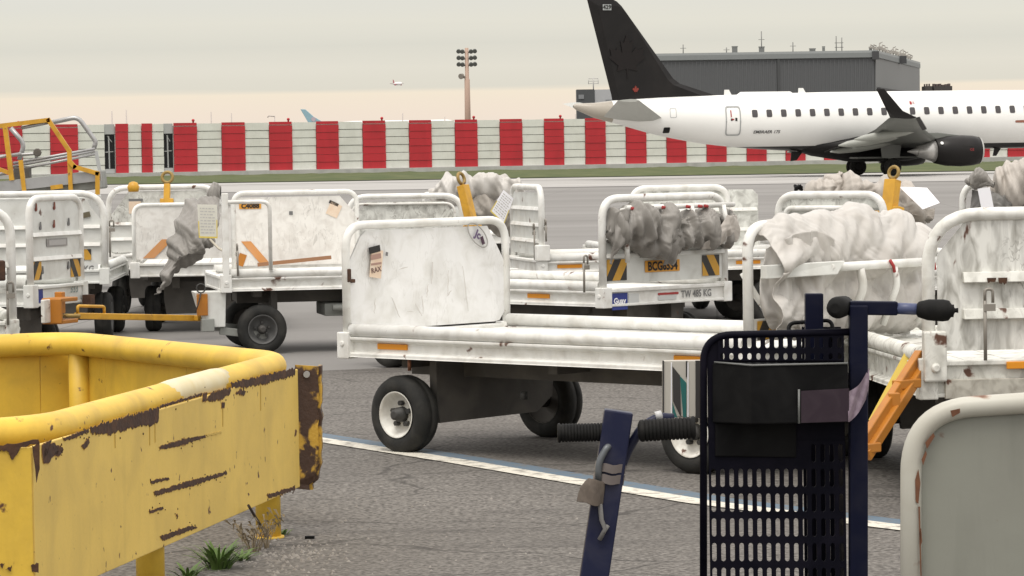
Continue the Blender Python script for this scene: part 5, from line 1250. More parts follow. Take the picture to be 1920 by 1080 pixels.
_inv = (Matrix.Translation(G.loc) @ Matrix.Rotation(G.th, 4, 'Z')).inverted()
towbar(G.t, _inv @ PD(897, 470, 31.4), _inv @ PD(862, 324, 31.5), TOWYEL, w=.10)
T1 = Cart('cart topped by a rolled pale tarpaulin behind the yellow upright bar', P(790, 459, .5), 3, L=2.0, W=1.12, refl=False)
T1.frame(-1, 1.085, .05, tube=.016); T1.sheet(-1, .66, .92, -.5, .5, (0, 0, 0, 0), CARTGREY)
mb = MB(); mb.box((.17, -T1.L / 2 - .0, .9), (.03, .03, .4)); mb.build('upright', WHITE, T1.t)
tarp_roll('pale rolled tarpaulin lying on a cart frame behind the yellow upright bar', [(w2(808, 362, 35.6), .1, .08), (w2(830, 352, 35.6), .13, .13), (w2(880, 350, 35.6), .14, .13), (w2(940, 350, 35.6), .14, .13), (w2(972, 358, 35.6), .1, .11), (w2(992, 372, 35.6), .06, .05)], 0, TARPW, 7.7, amp=.075, nu=130, nv=60, f=4.2, fold=(1.2, 1, .7))
cloth('brown grey tarpaulin hanging below the pale roll behind the yellow bar', [[w2(878, 366, 35.5), w2(915, 366, 35.45), w2(965, 366, 35.5)], [w2(878, 400, 35.4), w2(915, 395, 35.3), w2(965, 400, 35.4)], [w2(885, 420, 35.5), w2(925, 440, 35.4), w2(960, 445, 35.5)]], paint('brown tarpaulin', (.27, .245, .215), .6, dirt_amt=.4), 2.9, amp=.06, f=4)
card('yellow edged document card tilted on the cart behind the nearest headboard', [(944, 356), (963, 372), (945, 421), (919, 396)], 30.5, PAPER)
H = Cart('white cart with ribbed end seen edge on, left of the number plate cart', P(1012, 514, .5), 102, corner=(-1, 1), L=2.5, W=1.25, refl=(.78, -.5))
H.frame(1, 1.245, .14, tube=.028); H.sheet(1, .66, 1.2, -.55, .55, (0, 0, 0, 0), CARTGREY); H.ribs(1, (.78, .92, 1.06)); H.pin(-H.W / 2 + .1, H.L / 2 + .02, .62, .88)
mb = MB(); mb.box((-H.W / 2 + .02, H.L / 2 - .03, .68), (.09, .12, .14)); mb.build('post_socket', WHITE, H.t, bevel=.01)
H.pin(-H.W / 2 - .05, H.L / 2 - .05, .78, .92)
I_ = Cart('white panelled cart beyond the grey tarpaulin, showing a round dark tyre at its right', P(1180, 500, .5), 8, L=2.6, W=1.24, refl=False, track=.92)
I_.frame(-1, 1.205, .14, x1=.3, tube=.028); I_.sheet(-1, .62, 1.18, -.55, .58, (.05, .05, 0, 0), SHEET_GREY); I_.ribs(-1, (.82, 1.0))
J = Cart('white cart with rounded inner headboard left of the big white tarpaulin heap', P(1450, 549, .5), -36, L=2.3, W=.95, refl=False)
J.frame(-1, 1.215, .15, tube=.029); J.sheet(-1, .66, 1.12, -.38, .38, (.05, .05, 0, 0), CARTGREY); J.frame(-1, 1.12, .06, x0=-.36, x1=.36, tube=.02, y=-J.L / 2 + .0); J.sheet(-1, 1.12, 1.2, -.43, .43, (.1, .1, 0, 0), SHEET_GREY)
J.sticker('hazard_plate', -1, .15, .40, .66, .76, HAZ_L)
J2 = Cart('far cart under a beige tarpaulin with a raised yellow tow bar', P(1500, 489, .5), 6, L=2.2, W=1.22, refl=False)
J2.frame(-1, 1.14, .05, tube=.022); J2.sheet(-1, .64, .9, -.55, .55, (0, 0, 0, 0), CARTGREY)
mb = MB(); mb.box((.14, -J2.L / 2 - .01, .95), (.05, .04, .4)); mb.build('upright', WHITE, J2.t)
tarp_roll('beige tarpaulin draped in a low roll under the wing of the airliner', [(w2(1500, 360, 30.9), .08, .04), (w2(1530, 356, 30.9), .13, .08), (w2(1620, 358, 30.9), .14, .07), (w2(1700, 370, 30.9), .14, .12), (w2(1742, 395, 30.9), .1, .08)], 0, TARPB, 12.3, amp=.075, nu=130, nv=60, f=4.2, fold=(1.2, 1, .7))
cloth('peaked beige tarpaulin corner standing up before the airliner wheels', [[w2(1570, 317, 31.0), w2(1578, 316, 30.95), w2(1586, 322, 31.0)], [w2(1548, 332, 31.0), w2(1572, 330, 30.85), w2(1586, 338, 30.95)], [w2(1532, 352, 30.95), w2(1565, 350, 30.8), w2(1590, 352, 30.9)], [w2(1512, 364, 30.9), w2(1560, 364, 30.75), w2(1600, 362, 30.85)]], TARPB, 4.9, amp=.05, f=5, nu=50, nv=50)
cloth('brown grey tarpaulin hanging beneath the beige roll by the yellow tow bar', [[w2(1505, 366, 30.6), w2(1600, 366, 30.5), w2(1690, 372, 30.5), w2(1750, 392, 30.6)], [w2(1520, 385, 30.5), w2(1600, 388, 30.4), w2(1690, 398, 30.4), w2(1752, 410, 30.5)], [w2(1540, 400, 30.6), w2(1610, 405, 30.5), w2(1690, 415, 30.5), w2(1740, 420, 30.6)]], MATS['brown tarpaulin'], 2.2, amp=.05, f=4.5)
_inv = (Matrix.Translation(J2.loc) @ Matrix.Rotation(J2.th, 4, 'Z')).inverted()
towbar(J2.t, _inv @ PD(1662, 440, 30.1), _inv @ PD(1677, 312, 30.2), TOWYEL, w=.12)
card('large blank white sheet of paper lying on the beige tarpaulin', [(1686, 350), (1738, 352), (1762, 380), (1730, 392)], 30.3, PAPER, border=False, print_=False, tilt=(.1, -.15), name='paper_sheet')
mb = MB(); mb.tube([PD(1497, 352, 30.6) + Vector((.03 * math.cos(k * 1.3), .03 * math.sin(k * 1.3), .02 * math.sin(k * 2.1))) for k in range(9)], .016, 6); o = mb.build('knotted_rope', BLACK, None, origin=PD(1497, 352, 30.6)); tag(o, 'dark knot of rope tied on the left corner of the far cart frame', 'rope')
Kc = Cart('cart at the right edge loaded with a grey tarpaulin heap, behind the grimy panel', P(1800, 510, .5), 6, L=2.0, W=1.3, refl=False)
Kc.frame(-1, 1.235, .16, tube=.029); Kc.sheet(-1, .64, .9, -.6, .6, (0, 0, 0, 0), CARTGREY)
mb = MB(); mb.box((-.48, -Kc.L / 2 + .0, .98), (.03, .03, .5)); mb.build('upright', WHITE, Kc.t)
tarp_roll('big grey tarpaulin heap with a white tag at the right edge', [(w2(1850, 365, 28.4), .08, .08), (w2(1880, 345, 28.4), .18, .16), (w2(1930, 335, 28.4), .2, .2), (w2(1990, 350, 28.4), .1, .12)], 0, TARPB, 15.3, amp=.09, nu=120, nv=60, f=3.4)
tarp_roll('small dark grey tarpaulin knot left of the white tag at the right edge', [(w2(1812, 340, 28.3), .06, .04), (w2(1835, 334, 28.2), .09, .08), (w2(1862, 345, 28.2), .05, .05)], 0, TARPG, 18.3, amp=.06, nu=60, nv=40, f=5)
cloth('dark grey tarpaulin hanging under the heap at the right edge', [[w2(1820, 355, 28.3), w2(1870, 360, 28.2), w2(1925, 366, 28.2)], [w2(1818, 385, 28.3), w2(1870, 390, 28.15), w2(1925, 392, 28.2)], [w2(1816, 410, 28.3), w2(1870, 412, 28.2), w2(1925, 412, 28.3)]], paint('dark tarpaulin', (.18, .175, .165), .6, dirt_amt=.4), 9.2, amp=.06, f=4.5)
card('blank white tag hanging from the tarpaulin heap at the right edge', [(1833, 354), (1856, 351), (1866, 403), (1843, 406)], 27.9, PAPER, border=False, print_=False, name='paper_tag')
L_ = Cart('heavily rusted grimy white cart at the right edge with long amber reflector', P(1724, 737, .5), 5, L=2.8, W=1.5, paint_=WHITE_GRIMY, refl=False, rim=RIMD, low=.48, deck=.64, track=1.0, axle_y=.45)
L_.frame(-1, 1.275, .24, tube=.029, inset=.05, m=WHITE_WORN); L_.sheet(-1, .68, 1.25, -.66, .70, ((.13, .15), .02, 0, 0), SHEET_SCRAPED)
L_.ribs(-1, (.84, 1.0), x0=-.55, h=.045, d=.045); L_.pin(-.47, -L_.L / 2 - .06, .64, .90)
mb = MB(); mb.box((.18, -L_.L / 2 - .03, .615), (1.1, .02, .032)); mb.build('reflector', AMBER, L_.t, bevel=.003)
mb = MB(); mb.box((.05, -L_.L / 2 - .012, .515), (1.38, .03, .085)); mb.build('lower_beam', paint('rust eaten beam', (.50, .48, .42), .6, dirt=(.16, .14, .11), dirt_amt=.8, dirt_scale=16, rust=.8, rust_scale=8, streak=.3), L_.t, bevel=.004)
mb = MB(); mb.box((-.685, -L_.L / 2 - .015, .66), (.10, .06, .22)); mb.lathe([(-.01, .022), (.012, .022), (.016, .012)], (-.685, -L_.L / 2 - .045, .61), (0, -1, 0), 10); mb.build('post_socket', WHITE_GRIMY, L_.t, bevel=.008)
for (x0, x1, z, h) in ((-.28, -.12, .985, .035), (-.45, -.41, .985, .02), (-.40, -.36, .985, .03), (-.27, -.24, .835, .018), (-.23, -.18, .835, .015)):
    n = 9; up, dn = [], []
    for k in range(n + 1):
        q = k / n; w = h * (.6 + .5 * rnd.random()) * (.4 if k in (0, n) else 1); x = x0 + (x1 - x0) * q; up.append((x, z + .012)); dn.append((x, z + .012 - w))
    mb = MB(); mb.prism([Vector((x, -L_.L / 2 + .03 - .046, zz)) for x, zz in up + dn[::-1]], (0, -.003, 0)); mb.build('rust_patch', RUSTY, L_.t)
_inv = (Matrix.Translation(L_.loc) @ Matrix.Rotation(L_.th, 4, 'Z')).inverted()
p0, p1 = _inv @ PD(1736, 664, 14.95), _inv @ PD(1612, 856, 14.3); sd = Vector((.035, .03, 0))
mb = MB(); mb.bar(p0 + sd, p1 + sd, .035, .05); mb.bar(p0 - sd, p1 - sd, .035, .05); mb.bar(p0.lerp(p1, .3) - sd * 1.6, p0.lerp(p1, .3) + sd * 1.6, .05, .04); mb.bar(p0.lerp(p1, .92) - sd * 1.6, p0.lerp(p1, .92) + sd * 1.6, .06, .04); mb.box(p0.lerp(p1, .5) + Vector((0, 0, .02)), (.05, .05, .06)); mb.build('tow_bar', TOWORG, L_.t, bevel=.005)
mb = MB(); mb.bar(_inv @ PD(1712, 655, 15.2), _inv @ PD(1640, 790, 15.0), .06, .015); mb.build('yellow_strap', STRAP, L_.t)
# ------------------------------------------------------------------ foreground: trolleys
def slot_panel(mb, o, ux, uz, w, h, cols, rows, sw, sh, th, skip=lambda r, c: False, row_h=None):
    """a moulded sheet with rounded slots, as real holes; o = lower left corner"""
    nrm = ux.cross(uz).normalized()
    cw = w / cols
    hs = row_h or [h / rows] * rows
    z0 = 0
    for r in range(rows):
        ch = hs[r]
        for c in range(cols):
            x0 = c * cw; cx, cz = x0 + cw / 2, z0 + ch / 2
            outer = [(x0, z0), (x0 + cw, z0), (x0 + cw, z0 + ch), (x0, z0 + ch)]
            if skip(r, c):
                for d in (0, th):
                    mb.add([o + ux * x + uz * z + nrm * d for x, z in outer], [(0, 1, 2, 3)])
                continue
            a, b = sw / 2, min(sh, ch * .78) / 2; k = a
            hole = [(cx - a, cz - b + k), (cx - a * .7, cz - b + k * .3), (cx, cz - b), (cx + a * .7, cz - b + k * .3), (cx + a, cz - b + k), (cx + a, cz + b - k), (cx + a * .7, cz + b - k * .3), (cx, cz + b), (cx - a * .7, cz + b - k * .3), (cx - a, cz + b - k)]
            pts = outer + hole
            fs = [(0, 1, 7, 6), (0, 6, 5, 4), (1, 8, 7), (1, 9, 8), (1, 2, 9), (2, 10, 9), (2, 11, 10), (2, 3, 12, 11), (3, 13, 12), (3, 4, 13), (3, 0, 4)]
            fs = [(0, 1, 6), (0, 6, 5), (0, 5, 4), (1, 7, 6), (1, 8, 7), (1, 2, 9, 8), (2, 10, 9), (2, 11, 10), (2, 3, 11), (3, 12, 11), (3, 13, 12), (3, 0, 4, 13)]
            for d in (0, th): mb.add([o + ux * x + uz * z + nrm * d for x, z in pts], fs)
            hv = [o + ux * x + uz * z for x, z in hole]; m = len(hv)
            mb.add(hv + [v + nrm * th for v in hv], [(i, (i + 1) % m, m + (i + 1) % m, m + i) for i in range(m)])
        z0 += ch
def grip_tube(mb, p0, p1, r, ridges=12, n=16):
    p0, p1 = Vector(p0), Vector(p1); L = (p1 - p0).length; prof = [(0, r * .55), (L * .03, r * .9)]
    for k in range(ridges):
        a = L * (.06 + .86 * k / ridges); prof += [(a, r), (a + L * .045, r), (a + L * .055, r * .9), (a + L * .07, r * .9)]
    prof += [(L * .95, r * 1.08), (L * .985, r * 1.05), (L, r * .8)]
    mb.lathe(prof, p0, p1 - p0, n)
def build_basket_trolley():
    Y = 9.1
    base = PD(1600, 1383, Y); base.z = 0
    t = thing('basket_trolley', 'dark navy trolley with slotted plastic basket and black grips in the foreground', 'trolley', base)
    def q(px, py, dy=0.0): return PD(px, py, Y + dy) - base
    s = Y / F_PX
    ux = (q(1600, 800) - q(1320, 800)).normalized(); uz = Vector((0, 0, 1)); back = Vector((0, 1, 0))
    # slotted front of the basket
    bl = q(1333, 1197); w = 257 * s; top = q(1328, 622).z; h = q(1328, 826).z - bl.z
    mb = MB(); rows = 8; cols = 15; rh = h / rows
    slot_panel(mb, bl, ux, uz, w, h, cols, rows, 8.5 * s, 35 * s, .005, skip=lambda r, c: (r == rows - 1 and c < 11) or (r == rows - 2 and c > 99))
    bl2 = bl + uz * h; h2 = q(1328, 676).z - bl2.z
    mb.add([bl2, bl2 + ux * w, bl2 + ux * w + uz * h2, bl2 + uz * h2], [(0, 1, 2, 3)]); mb.add([bl2 + back * .005, bl2 + ux * w + back * .005, bl2 + ux * w + uz * h2 + back * .005, bl2 + uz * h2 + back * .005], [(0, 1, 2, 3)])
    bl3 = bl2 + uz * h2 + ux * (20 * s); 
    slot_panel(mb, bl3, ux, uz, w - 20 * s, top - bl3.z - .004, 14, 2, 8 * s, 21 * s, .005, row_h=[16 * s, (top - bl3.z - .004) - 16 * s])
    pf = mb.build('basket_front', BLACK_NAVY, t)
    # rim tube of the basket with its rounded upper corner
    mb = MB(); mb.tube(rpath([q(1319, 1180), q(1319, 629), q(1612, 622)], .075, 10), .010, 10); mb.build('basket_rim', BLACK_NAVY, t)
    mb = MB(); c = [q(1319, 690), q(1345, 690), q(1345, 629), q(1362, 629)]
    mb.add([q(1322, 690), q(1322, 665), q(1328, 650), q(1340, 636), q(1356, 629), q(1356, 676), q(1330, 690)], [tuple(range(7))]); mb.build('corner_web', BLACK_NAVY, t)
    # sides and back give the basket depth
    mb = MB(); d = .17
    bl4 = q(1328, 1180) + back * .002
    slot_panel(mb, bl4 + ux * w, back, uz, d, top - bl4.z, 5, 11, 9 * s, 36 * s, .004)
    mb.build('basket_side', BLACK_NAVY, t)
    mb = MB(); bo = q(1520, 1180) + back * d
    slot_panel(mb, bo, ux, uz, 75 * s, top - bo.z, 4, 11, 7 * s, 36 * s, .004, skip=lambda r, c: c == 3)
    mb.build('basket_back', BLACK_NAVY, t)
    mb = MB(); f0 = q(1328, 1180); mb.prism([f0, f0 + ux * w, f0 + ux * w + back * d, f0 + back * d], (0, 0, -.006)); mb.build('basket_floor', BLACK_NAVY, t)
    # black box holder on the basket's face
    mb = MB()
    A0, A1 = q(1335, 680, -.01), q(1335, 793, -.01); B0, B1 = q(1410, 686, -.13), q(1410, 796, -.13); C0, C1 = q(1590, 682, -.10), q(1590, 792, -.10)
    D0, D1 = q(1588, 680, .0), q(1588, 790, .0)
    top_ = [A0, B0, C0, D0]; bot = [A1, B1, C1, D1]
    mb.add(top_ + bot, [(0, 1, 2, 3), (7, 6, 5, 4), (0, 4, 5, 1), (1, 5, 6, 2), (2, 6, 7, 3), (3, 7, 4, 0)]); hb = mb.build('holder_box', BLACK, t, bevel=.004)
    mb = MB(); mb.tube([q(1340, 679, -.02), q(1409, 685, -.132), q(1590, 681, -.102)], .0028, 6); mb.build('grey_edge_line', paint('grey edge line', (.16, .165, .16), .5), hb)  # highlight along the box's top edge, put in as a thin grey tube
    mb = MB(); a, b = q(1341, 793, -.012), q(1493, 858, -.012); mb.prism([q(1341, 793, -.012), q(1493, 793, -.012), q(1493, 858, -.012), q(1341, 856, -.012)], (0, .012, 0)); mb.build('blank_plate', BLACK, t, bevel=.003)
    mb = MB(); mb.add([q(1502, 733, -.119), q(1592, 728, -.104), q(1592, 790, -.104), q(1502, 793, -.119)], [(0, 1, 2, 3)]); mb.build('window', paint('smoked tape window', (.035, .024, .033), .35, spec=.2, dirt=(.06, .045, .055), dirt_amt=.6, dirt_scale=14), hb)
    mb = MB(); mb.tube(rpath([q(1498, 730, -.12), q(1498, 794, -.12)], .01), .003, 6); mb.build('grey_edge_line', MATS['grey edge line'], hb)  # thin grey line down the left edge of the window
    mb = MB()
    def tp(u, v):
        a = q(1590, 735, -.104).lerp(q(1630, 690, -.02), u); b = q(1590, 790, -.104).lerp(q(1628, 742, -.02), u ** 1.5)
        p = a.lerp(b, v); p.y += .006 * math.sin(u * 9 + v * 5); p.z -= .012 * math.sin(u * math.pi) ; return p
    mb.grid(tp, 14, 8); mb.build('tape', TAPE, t)
    # posts, bar, grips
    mb = MB(); mb.bar(q(1609, 1250), q(1609, 572), 34 * s, 34 * s, up=(0, 1, 0)); mb.build('post', NAVY, t, bevel=.004)
    mb = MB(); mb.bar(q(1593, 577, .005), q(1682, 578, .005), 30 * s, 26 * s); mb.build('cross_bar', NAVY, t, bevel=.004)
    mb = MB(); mb.tube([q(1675, 578, .0), q(1728, 580, .0)], 11 * s, 14); mb.build('handle_tube', NAVYL, t)
    mb = MB(); mb.lathe([(0, 11 * s), (.005, 15 * s), (.03, 20 * s), (.07, 21 * s), (.085, 19 * s), (.092, 12 * s), (.098, 12 * s), (.099, 7 * s)], q(1719, 580, 0), q(1790, 583, -.02) - q(1719, 580, 0), 18); mb.build('grip', GRIP, t)
    mb = MB(); mb.lathe([(0, 8 * s), (.004, 9 * s), (.01, 4 * s), (.018, 5 * s)], q(1784, 582, -.02), Vector((1, -.1, 0)), 10); mb.build('grip_cap', GRIP, t)
    mb = MB(); mb.lathe([(0, 12 * s), (.01, 19 * s), (.08, 21 * s), (.10, 18 * s), (.108, 9 * s)], q(1585, 573, .06), q(1562, 579, -.06) - q(1585, 573, .06), 18); mb.build('grip', GRIP, t)
    mb = MB(); mb.bar(q(1526, 700, .10), q(1526, 550, .10), 34 * s, 26 * s, up=(0, 1, 0)); mb.build('post', NAVY, t, bevel=.003)
    mb = MB(); mb.tube(rpath([q(1480, 640, .10), q(1478, 606, .12), q(1560, 600, .12), q(1562, 640, .1)], .02), 4 * s, 6); mb.build('wire_loop', BLACK, t)
    # carrying base with wheels, below the picture
    b0 = q(1470, 1250); zb = .18
    mb = MB(); mb.box((base.x * 0 - .18, .25, .16), (.5, .75, .05)); mb.bar((0, 0, .16), (0, 0, .35), .05, .05); mb.build('base', NAVY, t, bevel=.005)
    for x, y in ((-.38, .0), (.02, .0), (-.18, .6)):
        mb = MB(); mb.lathe([(-.02, .05), (-.02, .07), (.02, .07), (.02, .05)], (x, y, .07), (1, 0, 0), 18); w_ = mb.build('wheel', TYRE, t)
        mb = MB(); mb.bar((x, y, .07), (x, y, .14), .055, .03); mb.build('fork', STEEL, w_)
    # striped advertising board fixed behind the basket
    mb = MB(); d = .30
    a = [q(1242, 676, d), q(1420, 674, d), q(1420, 786, d), q(1242, 781, d)]
    mb.prism(a, (0, .02, 0)); bd = mb.build('advert_board', BEIGEP, t, bevel=.003)
    def dec(name, pts, m, dd=-.003):
        mb = MB(); mb.prism([q(x, y, d + dd) for x, y in pts], (0, .003, 0)); return mb.build(name, m, bd)
    dec('print_shape', [(1261, 687), (1275, 704), (1277, 783), (1262, 752)], DARKP); dec('print_shape', [(1275, 705), (1287, 718), (1287, 783), (1281, 783)], TEAL)
    dec('print_shape', [(1261, 755), (1270, 783), (1261, 782)], TEAL); dec('print_shape', [(1286, 677), (1289, 677), (1288, 708), (1286, 706)], DARKP)
    dec('board_edge', [(1242, 676), (1245, 676), (1245, 781), (1242, 781)], DARKP); dec('board_edge', [(1304, 676), (1312, 676), (1312, 784), (1304, 784)], DARKP); dec('board_strip', [(1258, 680), (1260, 680), (1260, 780), (1258, 780)], PAPER); dec('board_strip', [(1289, 680), (1291, 680), (1291, 783), (1289, 783)], PAPER)
    mb = MB(); mb.bar(q(1400, 700, d + .01), q(1400, 700, .02), .02, .02); mb.bar(q(1400, 770, d + .01), q(1400, 770, .02), .02, .02); mb.build('board_bracket', NAVY, t)
BLACK_NAVY = paint('near black basket plastic', (.0045, .0045, .009), .5, spec=.06, dirt=(.014, .012, .02), dirt_amt=.5, dirt_scale=9)
build_basket_trolley()
def build_handle_trolley():
    Y = 8.6; s = Y / F_PX
    g0 = P(1075, 1290, .12); base = Vector((PD(1088, 1150, Y).x, Y, 0))
    t = thing('handle_trolley', 'blue leaning trolley post with ribbed black T grips and a rag tied on', 'trolley', base)
    def q(px, py, dy=0.0): return PD(px, py, Y + dy) - base
    top, bot = q(1160, 770), q(1092, 1230)
    mb = MB(); mb.bar(bot, top, 54 * s, 40 * s, up=(0, 1, 0)); mb.build('post', NAVYP, t, bevel=.004)
    mb = MB(); grip_tube(mb, q(1135, 810, .0), q(1045, 812, .0), 17.5 * s, 13); mb.build('grip', GRIP, t)
    mb = MB(); grip_tube(mb, q(1196, 808, -.02), q(1304, 802, -.02), 21 * s, 13); mb.build('grip', GRIP, t)
    mb = MB(); mb.tube(rpath([q(1160, 890, .02), q(1176, 845, .02), q(1204, 800, .02), q(1234, 782, .03), q(1262, 784, .04)], .04, 6), [9 * s] * 6 + [9 * s] * (len(rpath([q(1160, 890, .02), q(1176, 845, .02), q(1204, 800, .02), q(1234, 782, .03), q(1262, 784, .04)], .04, 6)) - 6), 12); mb.build('curved_bracket', NAVYP, t)
    mb = MB(); mb.tube([q(1228, 781, .024), q(1240, 778, .028)], 9 * s, 10); mb.build('worn_patch', paint('bare metal', (.5, .5, .5), .4), t)
    mb = MB(); mb.tube(rpath([q(1122, 905, -.03), q(1122, 868, -.035), q(1138, 838, -.03), q(1146, 836, -.01)], .02, 5), 6.5 * s, 10); mb.build('hook', STEELD, t)
    # tape round the post
    mb = MB()
    for a, b in ((868, 884), (888, 905)):
        def tp(u, v):
            py = a + (b - a) * v; cx = 1160 - (py - 770) * (68 / 460.); an = math.pi * (1.15 * u - .08)
            return q(cx, py) + Vector((-math.cos(an) * 29 * s, -math.sin(an) * .034 - .004, (.5 - u) * .012 + .002 * math.sin(u * 20)))
        mb.grid(tp, 16, 4)
    mb.build('tape', paint('greyish tape', (.20, .17, .16), .5, dirt_amt=.6), t)
    mb = MB(); mb.tube([q(1125, 945, -.035), q(1128, 975, -.035), q(1135, 992, -.04), q(1124, 1012, -.035)], 4.5 * s, 8); mb.tube([q(1140, 985, -.035), q(1131, 1000, -.04)], 4 * s, 8); mb.build('cord_end', paint('grey cord', (.16, .155, .15), .8), t)
    mb = MB(); mb.box((.0, .3, .12), (.55, .8, .05)); mb.bar((bot.x, bot.y, .1), (bot.x, bot.y, bot.z + .02), .06, .05); mb.build('base', NAVY, t, bevel=.005)
    for x, y in ((-.22, 0), (.22, 0), (-.22, .62), (.22, .62)):
        mb = MB(); mb.lathe([(-.02, .03), (-.02, .05), (.02, .05), (.02, .03)], (x, y, .05), (1, 0, 0), 16); mb.build('wheel', TYRE, t)
    return q, base, s
NAVYP = paint('blue post enamel', (.013, .016, .044), .4, spec=.2, dirt=(.05, .05, .07), dirt_amt=.5, dirt_scale=12)
STEELD = paint('dull dark steel', (.13, .14, .15), .45, metal=.4)
_q, _bs, _s = build_handle_trolley()
cloth('brown grey rag tied round the leaning trolley post', [[_q(1096, 898, -.035) + _bs, _q(1104, 894, -.05) + _bs, _q(1120, 898, -.05) + _bs, _q(1133, 902, -.03) + _bs], [_q(1084, 915, -.03) + _bs, _q(1100, 912, -.055) + _bs, _q(1118, 916, -.055) + _bs, _q(1132, 918, -.03) + _bs], [_q(1080, 938, -.03) + _bs, _q(1097, 940, -.055) + _bs, _q(1115, 946, -.055) + _bs, _q(1130, 942, -.03) + _bs]], CLOTHBR, 3.9, amp=.006, f=18, nu=36, nv=30, fold=(1.5, 1, .5), group='', name='rag')
o = COL.objects[-1]; o['category'] = 'rag'
def build_headboard():
    Y = 8.2; base = PD(1810, 1280, Y); base.z = 0
    t = thing('hand_cart', 'grey hand cart panel with rounded rusty tube rim at the lower right corner', 'hand cart', base)
    def q(px, py, dy=0.0): return PD(px, py, Y + dy) - base
    s = Y / F_PX
    pa = rpath([q(1708, 1330), q(1708, 770), q(2080, 745), q(2080, 1330)], .15, 12)
    mb = MB(); mb.tube(pa, 20 * s, 16); mb.build('frame', PANELT, t)
    inn = rpath([q(1722, 1300, .004), q(1722, 786, .004), q(2066, 761, .004), q(2066, 1300, .004)], .14, 12)
    mb = MB(); mb.prism(inn, (0, .01, 0)); mb.build('panel', PANELG, t)
    for pts in ([(1716, 900), (1722, 880), (1726, 905), (1722, 945), (1717, 940)], [(1735, 830), (1750, 812), (1753, 818), (1738, 842)], [(1782, 770), (1800, 766), (1800, 774), (1786, 782)], [(1722, 950), (1725, 950), (1728, 1080), (1726, 1080)], [(1728, 862), (1736, 845), (1738, 852), (1731, 872)], [(1724, 1000), (1727, 990), (1729, 1015), (1726, 1025)]):
        mb = MB(); mb.prism([q(x, y, -.0265 if x < 1800 else -.026) for x, y in pts], (0, .003, 0)); mb.build('rust_patch', MATS['rust brown'], t)
    mb = MB(); z0 = 0
    mb.box((.18, .5, .16), (.62, 1.1, .05)); mb.build('base', PANELT, t, bevel=.006)
    for x, y in ((-.1, .05), (.42, .05), (-.1, .95), (.42, .95)):
        mb = MB(); mb.lathe([(-.025, .04), (-.025, .068), (.025, .068), (.025, .04)], (x, y, .068), (1, 0, 0), 18); mb.build('wheel', TYRE, t)
paint('rust brown', (.16, .065, .03), .8, dirt=(.08, .03, .015), dirt_amt=.6, dirt_scale=30)
build_headboard()

